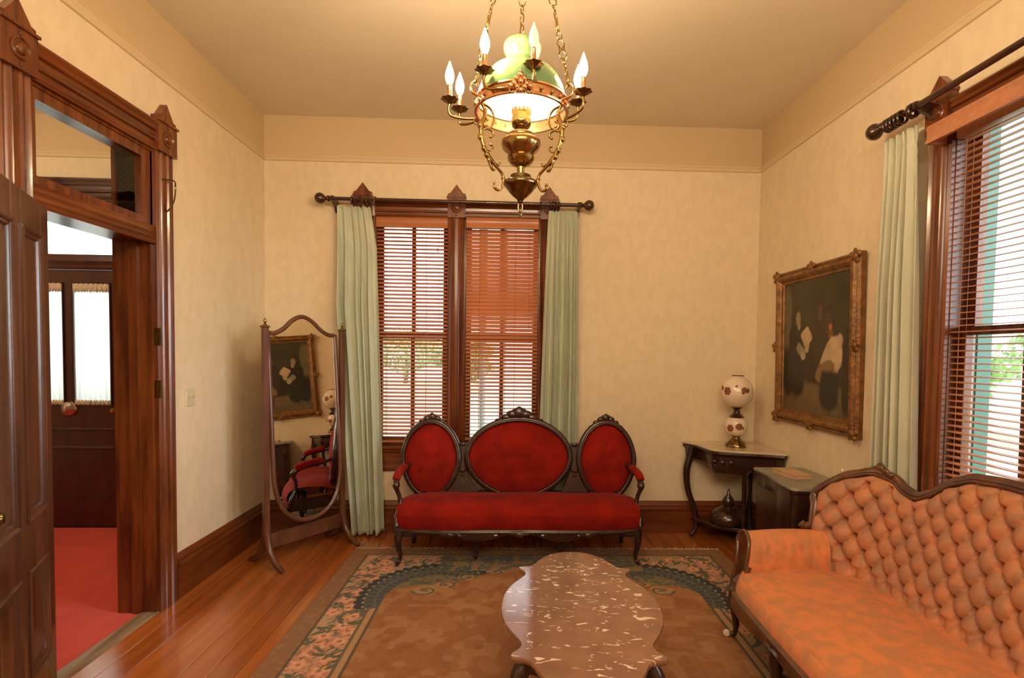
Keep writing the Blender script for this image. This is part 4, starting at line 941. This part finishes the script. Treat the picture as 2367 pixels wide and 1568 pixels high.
# ------------------------------------------------------------------ cheval mirror
PL = Vector((-1.706, 3.774, 0)); PR = Vector((-1.338, 4.288, 0)); az = math.radians(52)
mid = (PL+PR)/2; U2 = (PR-PL).normalized(); wM = (PR-PL).length
mi = thing('cheval_mirror', 'tall standing mirror in dark wooden frame in the left back corner', 'mirror', mid, math.atan2(U2.y, U2.x))
MW = wM/2           # local x along, local -y faces the room
for sx in (-1, 1):
    x = sx*MW
    po = MB().bbox(x-.021, x+.021, -.016, .016, .24, 1.690, .003).bbox(x-.027, x+.027, -.022, .022, 1.690, 1.702, .003).build('post', m_mirwood, mi)
    MB().lathe([(.018, 1.702), (.012, 1.712), (.006, 1.716), (.010, 1.726), (.011, 1.738), (.006, 1.750), (.001, 1.756)], (x, 0, 0), 12).build('finial', m_brass, po)
    for sy in (-1, 1):
        lg = catmull([(x, sy*.0, .30), (x, sy*.012, .22), (x, sy*.045, .12), (x, sy*.11, .05), (x, sy*.18, .018), (x, sy*.208, .0145)], 5)
        MB().tube(lg, [lerp(.030, .014, i/len(lg)) for i in range(len(lg))], 8, up=(1, 0, 0)).build('leg', m_mirwood, mi, ang=60)
MB().bbox(-MW+.02, MW-.02, -.014, .014, .125, .225, .003).build('stretcher', m_mirwood, mi)
aw = MW-.040
out = []
top = [(-aw, 1.655), (-aw*.80, 1.655), (-aw*.55, 1.690), (-aw*.28, 1.755), (0, 1.785), (aw*.28, 1.755), (aw*.55, 1.690), (aw*.80, 1.655), (aw, 1.655)]
botm = [(aw, 1.2), (aw, .72), (aw*.97, .55), (aw*.80, .40), (aw*.45, .305), (0, .275), (-aw*.45, .305), (-aw*.80, .40), (-aw*.97, .55), (-aw, .72), (-aw, 1.2)]
pts = [(p.x, p.z) for p in catmull([(x, 0, z) for x, z in top], 5)][:-1]+[(p.x, p.z) for p in catmull([(x, 0, z) for x, z in [(aw, 1.655)]+botm+[(-aw, 1.655)]], 5)][:-1]

TILT = math.radians(4.0); SW = math.radians(6.0)
def tl(mb):   # the glass leans back on its pivots
    R_ = Matrix.Rotation(-TILT, 3, 'X'); mb.v = [tuple(R_ @ Vector((x, y, z-1.05))+Vector((0, 0, 1.05))) for x, y, z in mb.v]; return mb
tl(MB().tube([(x, 0, z) for x, z in pts], .0175, 8, True, up=(0, 1, 0))).build('glass_frame', m_mirwood, mi, ang=60)
inner = pts
gmb = MB(); n = len(pts); gmb.ext([(x*.985, 1.03+(z-1.03)*.992) for x, z in pts], (0, -.004, 0), (1, 0, 0), (0, 0, 1), (0, 1, 0), .006)
tl(gmb).build('mirror_glass', m_mirror, mi, False)
tl(MB().ext([(x*.98, 1.03+(z-1.03)*.99) for x, z in pts], (0, .003, 0), (1, 0, 0), (0, 0, 1), (0, 1, 0), .010)).build('backboard', m_mirwood, mi, False)
for sx in (-1, 1): MB().lathe([(.008, 0), (.008, .03)], (sx*(MW-.036), 0, 1.05), 8, (sx, 0, 0)).build('pivot', m_brassd, mi)

# ------------------------------------------------------------------ painting on the right wall
PY0, PY1, PZ0, PZ1 = 3.085, 4.075, 1.045, 2.165
pt = thing('framed_painting', 'dark oil painting of three figures in a heavy gilt frame on the right wall', 'painting', (XR-.005, (PY0+PY1)/2, (PZ0+PZ1)/2))
hw_, hh_ = (PY1-PY0)/2, (PZ1-PZ0)/2
FP = [(0, 0), (0, .030), (.012, .046), (.024, .040), (.034, .058), (.052, .062), (.066, .050), (.078, .034), (.092, .030), (.100, .018), (.100, 0)]
mb = MB()
rings = []
for w_, h_ in FP: rings.append([(-h_, -hw_+w_, -hh_+w_), (-h_, hw_-w_, -hh_+w_), (-h_, hw_-w_, hh_-w_), (-h_, -hw_+w_, hh_-w_)])
v = [p for r_ in rings for p in r_]; f = [(i*4+k, i*4+(k+1) % 4, (i+1)*4+(k+1) % 4, (i+1)*4+k) for i in range(len(rings)-1) for k in range(4)]
mb.add(v, f); mb.build('frame', m_gilt, pt, ang=25)
def orn(y, z, k=1):
    q = MB()
    for dy, dz, r_ in ((0, 0, .030), (.035, .012, .020), (-.035, .012, .020), (.02, -.025, .018), (-.02, -.025, .018), (0, .034, .016)): q.ball((-.050, y+dy*k, z+dz*k), r_*k, 8, (.6, 1, 1))
    q.build('frame_ornament', m_gilt, pt, ang=60)
for sy in (-1, 1):
    for sz in (-1, 1): orn(sy*(hw_-.028), sz*(hh_-.028), 1.0)
    orn(sy*(hw_-.02), 0, .9)
for sz in (-1, 1): orn(0, sz*(hh_-.02), .9)
def canvas():
    ny, nz = 130, 150; u, v_ = np.meshgrid(np.linspace(0, 1, ny), np.linspace(0, 1, nz), indexing='ij')  # u: 0 = left as seen (far), 1 = right
    col = np.zeros((ny, nz, 3)); r = np.random.RandomState(2)
    def nz_(k, s):
        q = np.random.RandomState(s).rand(k+2, k+2); a = u*k; b_ = v_*k; i = a.astype(int); j_ = b_.astype(int); fa, fb = a-i, b_-j_; fa = fa*fa*(3-2*fa); fb = fb*fb*(3-2*fb)
        return (q[i, j_]*(1-fa)+q[i+1, j_]*fa)*(1-fb)+(q[i, j_+1]*(1-fa)+q[i+1, j_+1]*fa)*fb
    n1, n2 = nz_(7, 1), nz_(22, 2)
    col[:] = np.array((.026, .020, .007))*(.6+.9*n1[..., None])
    def blob(cx, cy, sx, sy, c, rot=0, p=2.0, soft=.25, a=1.0):
        cr, sr = math.cos(rot), math.sin(rot); dx, dy = (u-cx), (v_-cy)*1.13; x = (dx*cr+dy*sr)/sx; y = (-dx*sr+dy*cr)/(sy*1.13)
        d = (np.abs(x)**p+np.abs(y)**p)**(1/p)+(n2-.5)*.18; m_ = np.clip((1-d)/soft+.5, 0, 1)[..., None]*a; col[:] = col*(1-m_)+np.array(c)*(.85+.3*n2[..., None])*m_
    blob(.05, .70, .09, .26, (.11, .095, .045), p=4)                     # window on the left
    blob(.35, .10, .40, .15, (.13, .085, .035)); blob(.85, .10, .25, .12, (.12, .08, .035)); blob(.5, .02, .7, .09, (.11, .07, .03), p=4)
    blob(.18, .32, .19, .20, (.010, .007, .006), p=3); blob(.22, .50, .13, .17, (.012, .008, .006), p=3)      # seated man in black
    blob(.25, .715, .040, .055, (.24, .16, .085)); blob(.265, .655, .025, .03, (.28, .20, .12))
    blob(.50, .35, .14, .12, (.020, .010, .005), p=4)
    blob(.385, .575, .070, .065, (.44, .31, .17), rot=.6, p=5, soft=.10); blob(.40, .515, .030, .06, (.42, .30, .17), rot=-.2, p=3, soft=.12); blob(.30, .47, .040, .065, (.24, .22, .14), rot=.9, p=4, soft=.2); blob(.335, .43, .035, .030, (.38, .30, .18), rot=.6, p=3, soft=.2)
    blob(.60, .55, .12, .20, (.035, .018, .007), p=2.5); blob(.585, .735, .032, .055, (.09, .045, .02)); blob(.70, .66, .05, .08, (.06, .035, .012))
    blob(.735, .585, .030, .05, (.17, .07, .03)); blob(.73, .635, .022, .02, (.45, .13, .05))
    blob(.775, .44, .105, .13, (.46, .33, .19), rot=-.2, p=2.6, soft=.12); blob(.66, .43, .035, .12, (.42, .30, .17), rot=-.55, soft=.15); blob(.87, .47, .05, .11, (.46, .33, .2), rot=.15, soft=.15)
    blob(.66, .32, .14, .07, (.19, .12, .045), rot=.45, soft=.15)
    blob(.72, .19, .13, .14, (.012, .009, .006), p=3); blob(.95, .3, .07, .3, (.02, .012, .006), p=3)
    me = bpy.data.meshes.new('canvas'); a = np.arange(ny*nz).reshape(ny, nz); W2_, H2_ = hw_-.09, hh_-.09
    V = np.stack([np.full_like(u, -.022), lerp(W2_, -W2_, u), lerp(-H2_, H2_, v_)], -1)
    F = np.stack([a[:-1, :-1], a[:-1, 1:], a[1:, 1:], a[1:, :-1]], -1).reshape(-1, 4)
    me.from_pydata(V.reshape(-1, 3).tolist(), [], F.tolist()); at = me.color_attributes.new('Col', 'FLOAT_COLOR', 'POINT')
    at.data.foreach_set('color', np.concatenate([np.clip(col, 0, 1), np.ones((ny, nz, 1))], -1).reshape(-1).astype(np.float32)); me.materials.append(m_canvas)
    link('canvas', me, pt)
canvas()
MB().box(-.018, 0, -hw_+.06, hw_-.06, -hh_+.06, hh_-.06).build('backing', m_dark, pt)
pt.rotation_euler = (0, -.018, 0)

# ------------------------------------------------------------------ chandelier
CX, CY = .033, 2.20
ch = thing('oil_lamp_chandelier', 'brass chandelier with green glass shade, candle bulbs and chains, hanging from the ceiling', 'chandelier', (CX, CY, H))
def CB(mb, name, m, parent=None, **k): mb.v = [(x, y, z-H) for x, y, z in mb.v]; return mb.build(name, m, parent or ch, **k)
RR = .186
CB(MB().shell([(RR-.006, 2.500), (RR+.004, 2.500), (RR+.006, 2.506), (RR+.001, 2.512), (RR+.001, 2.538), (RR+.006, 2.543), (RR+.002, 2.550), (RR-.006, 2.550), (RR-.006, 2.500)], (0, 0, 0), 72), 'shade_ring', m_copper, ang=40)
rg = ch.children[0]
for k in range(24):
    a = 2*PI*(k+.5)/24; CB(MB().ball((RR*math.cos(a)+.001, RR*math.sin(a), 2.525), .009, 6, (1, 1, .8)), 'ring_bead', m_brass, rg)
prof = [(.178, 2.548), (.176, 2.575), (.168, 2.605), (.152, 2.637), (.128, 2.664), (.100, 2.684), (.076, 2.697), (.062, 2.706), (.059, 2.713), (.061, 2.722), (.068, 2.736), (.074, 2.752), (.076, 2.764), (.075, 2.774), (.072, 2.780)]
sh_ = MB().shell(prof, (0, 0, 0), 48)
so = CB(sh_, 'glass_shade', m_milkgreen, ang=180)
inn = CB(MB().shell([(r_-.004, z-.002) for r_, z in prof[:8]], (0, 0, 0), 48), 'shade_lining', m_shadein, so, ang=180)
CB(MB().lathe([(.026, 2.50), (.030, 2.52), (.028, 2.56), (.022, 2.60), (.022, 2.66)], (0, 0, 0), 20), 'lamp_chimney', m_clear)
CB(MB().lathe([(.010, 2.50), (.016, 2.52), (.018, 2.54), (.010, 2.565), (.001, 2.575)], (0, 0, 0), 14), 'inner_bulb', emis('inner_lamp_bulb', (1, .88, .68), 190))
CB(MB().lathe([(.020, 2.445), (.036, 2.452), (.041, 2.468), (.040, 2.482), (.036, 2.492), (.038, 2.500), (.040, 2.508), (.020, 2.508)], (0, 0, 0), 28, wave=lambda th: .0), 'burner', m_brass, ang=50)
mb = MB()
for k in range(14):
    a = 2*PI*k/14; mb.ext([(-.006, 0), (.006, 0), (.007, .010), (0, .016), (-.007, .010)], (.038*math.cos(a), .038*math.sin(a), 2.506), (-math.sin(a), math.cos(a), 0), (0, 0, 1), (math.cos(a), math.sin(a), 0), .0015)
CB(mb, 'burner_gallery', m_brass, ang=30)
CB(MB().lathe([(.014, 2.258), (.016, 2.290), (.028, 2.296), (.040, 2.302), (.052, 2.316), (.056, 2.328), (.050, 2.336), (.056, 2.345), (.074, 2.362), (.081, 2.380), (.079, 2.394), (.068, 2.404), (.054, 2.409), (.056, 2.416), (.052, 2.424), (.040, 2.430), (.030, 2.436), (.026, 2.446)], (0, 0, 0), 40), 'oil_font', m_brass, ang=50)
CB(MB().lathe([(.001, 2.150), (.010, 2.153), (.016, 2.162), (.030, 2.172), (.048, 2.190), (.058, 2.206), (.066, 2.212), (.070, 2.222), (.068, 2.230), (.060, 2.236), (.044, 2.242), (.042, 2.256), (.030, 2.260), (.014, 2.266)], (0, 0, 0), 36), 'lower_bowl', m_brassd, ang=50)
fin = CB(MB().lathe([(.001, 2.090), (.006, 2.094), (.008, 2.106), (.006, 2.116)], (0, 0, 0), 12).lathe([(.008, 2.142), (.014, 2.148), (.010, 2.156)], (0, 0, 0), 14), 'pendant_drop', m_brassd)
for zc, rot in ((2.130, 0), (2.112, PI/2)):
    CB(MB().tube([(.009*math.cos(q)*math.cos(rot), .009*math.cos(q)*math.sin(rot), zc+.017*math.sin(q)) for q in [2*PI*i/14 for i in range(14)]], .0028, 6, True), 'pendant_ring', m_brassd, fin)
def pol(a, r_, z): return (r_*math.cos(a), r_*math.sin(a), z)
def arm(a):
    mb = MB()
    mb.tube(catmull([pol(a, .178, 2.505), pol(a, .160, 2.475), pol(a, .172, 2.440), pol(a, .180, 2.400), pol(a, .168, 2.345), pol(a, .140, 2.300), pol(a, .106, 2.268), pol(a, .086, 2.250), pol(a, .078, 2.225), pol(a, .086, 2.196), pol(a, .102, 2.182), pol(a, .118, 2.190), pol(a, .114, 2.204)], 5), [.0065]*4+[.009]*24+[.006]*33, 8)
    mb.tube(catmull([pol(a, .174, 2.505), pol(a, .140, 2.492), pol(a, .122, 2.462), pol(a, .134, 2.425), pol(a, .158, 2.416), pol(a, .166, 2.434), pol(a, .152, 2.446)], 5), .0045, 6)
    mb.tube(catmull([pol(a, .176, 2.400), pol(a, .156, 2.412), pol(a, .132, 2.408), pol(a, .126, 2.392), pol(a, .136, 2.384)], 5), .0045, 6)
    mb.tube(catmull([pol(a, .158, 2.330), pol(a, .136, 2.330), pol(a, .126, 2.344), pol(a, .134, 2.352)], 5), .0032, 6)
    mb.tube(catmull([pol(a, .125, 2.286), pol(a, .100, 2.280), pol(a, .094, 2.292)], 4), .004, 6)
    mb.tube(catmull([pol(a, .146, 2.305), pol(a, .138, 2.276), pol(a, .126, 2.258), pol(a, .118, 2.262)], 4), [.005, .008, .008]+[.006]*10, 6)
    mb.tube([pol(a, .086, 2.232), pol(a, .060, 2.224)], .006, 8)
    for r_, z in ((.118, 2.206), (.137, 2.384), (.135, 2.353), (.153, 2.447)): mb.ball(pol(a, r_, z), .0065, 8)
    for k, (r_, z) in enumerate(((.178, 2.42), (.176, 2.375), (.160, 2.335), (.148, 2.312))):
        p = pol(a, r_+.006, z); mb.ball(p, .011, 6, (1, 1, 1.5))
    CB(mb, 'scroll_arm', m_brass, ang=70)
for a in (math.radians(208), math.radians(-28), math.radians(90)): arm(a)
def chain(a):
    A_ = Vector(pol(a, .205, 2.575)); B_ = Vector(pol(a, .045, 3.32)); d = B_-A_; L = d.length; d.normalize(); out = Vector((math.cos(a), math.sin(a), 0)); sd = d.cross(out).normalized()
    hk = MB().tube(catmull([pol(a, .186, 2.530), pol(a, .215, 2.535), pol(a, .222, 2.560), pol(a, .206, 2.580), pol(a, .192, 2.566)], 5), .005, 8).tube([Vector(pol(a, .19, 2.52))+sd*0, pol(a, .205, 2.50), pol(a, .19, 2.49)], .006, 6)
    CB(hk, 'chain_hook', m_copper, ang=70)
    s = 0; k = 0
    while s < L-.01:
        big = k % 2 == 0; ln = .088 if big else .034; w = .0145 if big else .0095; ax = sd if k % 4 < 2 else (sd*.5+out*.86)
        if big: q = [(0, 0), (w*.75, .008), (w, ln*.25), (w*.55, ln*.5), (w, ln*.75), (w*.6, ln-.008), (0, ln)]
        else: q = [(0, 0), (w, .008), (w, ln-.008), (0, ln)]
        outl = q+[(-x, y) for x, y in q[-2:0:-1]]
        mb = MB().tube([A_+d*(s+y-.004)+ax*x for x, y in outl], .0028, 5, True)
        if big:
            mb.tube([A_+d*(s+ln*.25-.004)+ax*w, A_+d*(s+ln*.5-.004), A_+d*(s+ln*.75-.004)+ax*w], .0018, 4).tube([A_+d*(s+ln*.25-.004)-ax*w, A_+d*(s+ln*.5-.004), A_+d*(s+ln*.75-.004)-ax*w], .0018, 4)
        CB(mb, 'chain_link', m_brass, ang=70); s += ln-.006; k += 1
for a in (math.radians(208), math.radians(-28), math.radians(90)): chain(a)
CB(MB().lathe([(.001, 3.29), (.03, 3.295), (.052, 3.31), (.056, 3.33), (.03, 3.345), (.012, 3.35), (.012, 3.40), (.05, 3.41), (.075, 3.43), (.08, 3.45)], (0, 0, 0), 28), 'canopy', m_brass, ang=50)
def candle(base, lit=True):
    x, y, z = base
    bo_ = CB(MB().lathe([(.006, z-.018), (.012, z-.010), (.026, z-.004), (.036, z+.003), (.030, z+.004), (.010, z)], (x, y, 0), 32, wave=lambda th: .10*math.cos(8*th)), 'drip_pan', m_brassd, ang=60)
    CB(MB().lathe([(.0105, z), (.0135, z+.006), (.0105, z+.012), (.0095, z+.055), (.011, z+.058), (.0095, z+.062)], (x, y, 0), 14), 'candle_sleeve', m_copper, bo_)
    pr = [(.0085, .060), (.010, .066), (.0165, .082), (.0185, .095), (.0165, .112), (.011, .130), (.005, .146), (.0015, .158)]
    CB(MB().lathe([(r_, z+h_) for r_, h_ in pr], (x, y, 0), 16), 'flame_bulb', m_bulb if lit else emis('unlit_bulb_glow', (1, .62, .38), .9), bo_, ang=80, label=None if lit else 'unlit bulb with faint added glow')  # the unlit bulb gets its pale look from weak emission in the material
CA = [(-.142, -.160, 2.588), (.040, -.180, 2.605), (.250, .0, 2.598), (.240, .092, 2.598), (-.300, .080, 2.588), (-.266, .165, 2.588)]
CPOS = {(0, -1): CA[0], (0, 1): CA[1], (1, -1): CA[2], (1, 1): CA[3], (2, 1): CA[4], (2, -1): CA[5]}
for ai, a in enumerate((math.radians(-92), math.radians(31), math.radians(149))):
    n_ = Vector((math.cos(a), math.sin(a), 0)); tg = Vector((-math.sin(a), math.cos(a), 0)); Zv = Vector((0, 0, 1)); b0 = n_*RR+Zv*2.525
    orn_ = MB()
    for dx, dz, r_ in ((0, .035, .012), (-.014, .022, .011), (.014, .022, .011), (0, .012, .014), (-.022, .004, .011), (.022, .004, .011), (0, -.020, .012), (0, .050, .006), (-.014, -.008, .012), (.014, -.008, .012), (-.036, -.004, .010), (.036, -.004, .010)):
        p = b0+tg*dx+Zv*dz+n_*.008; orn_.ball(p, r_, 8)
    CB(orn_, 'bracket_ornament', m_copper, ang=70)
    for sg in (-1, 1):
        c = Vector(CPOS[ai, sg])
        cb2 = c-Zv*.05; w0 = b0+n_*.008; hd = (cb2-w0).normalized(); pth = catmull([w0, lerp(w0, cb2, .3)-Zv*.010, lerp(w0, cb2, .65)-Zv*.016, cb2-Zv*.012-hd*.006, cb2+hd*.004+Zv*.012, c-Zv*.014], 6)
        mb = MB().tube(pth, .0058, 8)
        mb.tube(catmull([b0+n_*.01, b0+n_*.014+tg*sg*.022-Zv*.030, b0+n_*.018+tg*sg*.040-Zv*.030, b0+n_*.018+tg*sg*.040-Zv*.014], 5), .004, 6)
        CB(mb, 'candle_arm', m_brass, ang=70)
        candle(tuple(c), not (ai == 0 and sg == 1))

# ------------------------------------------------------------------ outdoors
struct('ground', MB().box(-40, 60, 4.9, 80, -.8, -.7).box(2.5, 60, -30, 4.9, -.8, -.7).box(-40, -6, -30, 4.9, -.8, -.7), m_grass)
struct('garden_path', MB().box(-8, 8, 9.0, 10.4, -.70, -.68).box(6.0, 8.5, -12, 9, -.70, -.68), m_conc)
def post(x, y, h=3.2):
    t = thing('porch_post', 'slim grey porch post outside the right back window, the %s of the two' % ('left one' if x < -.2 else 'right one'), 'post', (x, y, -.7), 0, 'porch posts outside')
    MB().bbox(-.05, .05, -.05, .05, .0, .6, .01).lathe([(.04, .6), (.05, .63), (.036, .67), (.040, 2.7), (.05, 2.75), (.04, 2.8)], (0, 0, 0), 16).bbox(-.05, .05, -.05, .05, 2.8, h+.7, .01).build('shaft', m_postgrey, t)
for x in (-.36, -.10): post(x, 6.9)
def tree(x, y, h, r_, label, seed, grp='trees beyond the lawn'):
    rn = np.random.RandomState(seed); t = thing('garden_tree', label, 'tree', (x, y, -.7), 0, grp)
    MB().tube([(0, 0, 0), (.1, 0, h*.3), (0, .1, h*.6)], [.16, .12, .07], 8).build('trunk', m_bark, t)
    n = 2600; d = rn.normal(size=(n, 3)); d /= np.linalg.norm(d, axis=1)[:, None]; rad = rn.uniform(.35, 1, n)**.5
    bump = 1+.25*np.sin(d[:, 0]*5+seed)*np.cos(d[:, 2]*6); c = d*rad[:, None]*bump[:, None]*np.array([r_, r_, h*.38])+np.array([0, 0, h*.60])
    a = rn.normal(size=(n, 3)); a /= np.linalg.norm(a, axis=1)[:, None]; b2 = np.cross(a, rn.normal(size=(n, 3))); b2 /= np.linalg.norm(b2, axis=1)[:, None]; s_ = rn.uniform(.10, .2, n)[:, None]
    v = np.stack([c-a*s_, c+b2*s_*.5, c+a*s_, c-b2*s_*.5], 1).reshape(-1, 3); f = np.arange(n*4).reshape(n, 4)
    me = bpy.data.meshes.new('foliage'); me.from_pydata(v.tolist(), [], f.tolist()); me.materials.append(m_leaf); o = link('foliage', me, t); o['kind'] = 'stuff'
TL = ('leafy tree far left beyond the back window blind, by the green curtain', 'leafy tree with visible trunk beyond the left back window', 'leafy tree seen low through the slats of the right back window', 'tall distant tree at the edge of the lawn behind the left back window', 'small leafy tree seen beyond the teal frame of the right window', 'tallest tree far out beyond the near right window', 'low rounded tree between the two trees right of the house')
for i, (x, y, h, r_) in enumerate(((-8.0, 24, 3.4, 2.4), (-2.6, 30, 3.1, 1.7), (3.4, 27, 2.6, 1.9), (-7.4, 38, 3.8, 3.0), (15, 11.0, 3.2, 2.0), (21, 18, 4.2, 2.8), (13, 16.5, 3.2, 2.2))):
    tree(x, y, h, r_, TL[i], 30+i, 'trees behind the house' if i < 4 else 'trees right of the house')
def bush(x, y, r_, seed, lab):
    rn = np.random.RandomState(seed); n = 900; d = rn.normal(size=(n, 3)); d /= np.linalg.norm(d, axis=1)[:, None]; d[:, 2] = np.abs(d[:, 2]); c = d*rn.uniform(.6, 1, n)[:, None]*r_
    a = rn.normal(size=(n, 3)); a /= np.linalg.norm(a, axis=1)[:, None]; b2 = np.cross(a, d); b2 /= np.linalg.norm(b2, axis=1)[:, None]; s_ = rn.uniform(.04, .08, n)[:, None]
    v = np.stack([c-a*s_, c+b2*s_*.5, c+a*s_, c-b2*s_*.5], 1).reshape(-1, 3); me = bpy.data.meshes.new('shrub'); me.from_pydata(v.tolist(), [], np.arange(n*4).reshape(n, 4).tolist()); me.materials.append(m_leaf)
    o = link('shrub', me); o.location = (x, y, -.7); tag(o, lab, 'shrub', 'shrubs outside the right window')
for i, (x, y, r_, lab) in enumerate(((5.0, 4.2, .75, 'leafy green shrub nearest to the house outside the right window'), (6.7, 5.6, .9, 'largest rounded shrub, farther out beyond the right window'), (4.4, 6.0, .7, 'smallest shrub, behind the others outside the right window'))): bush(x, y, r_, 60+i, lab)
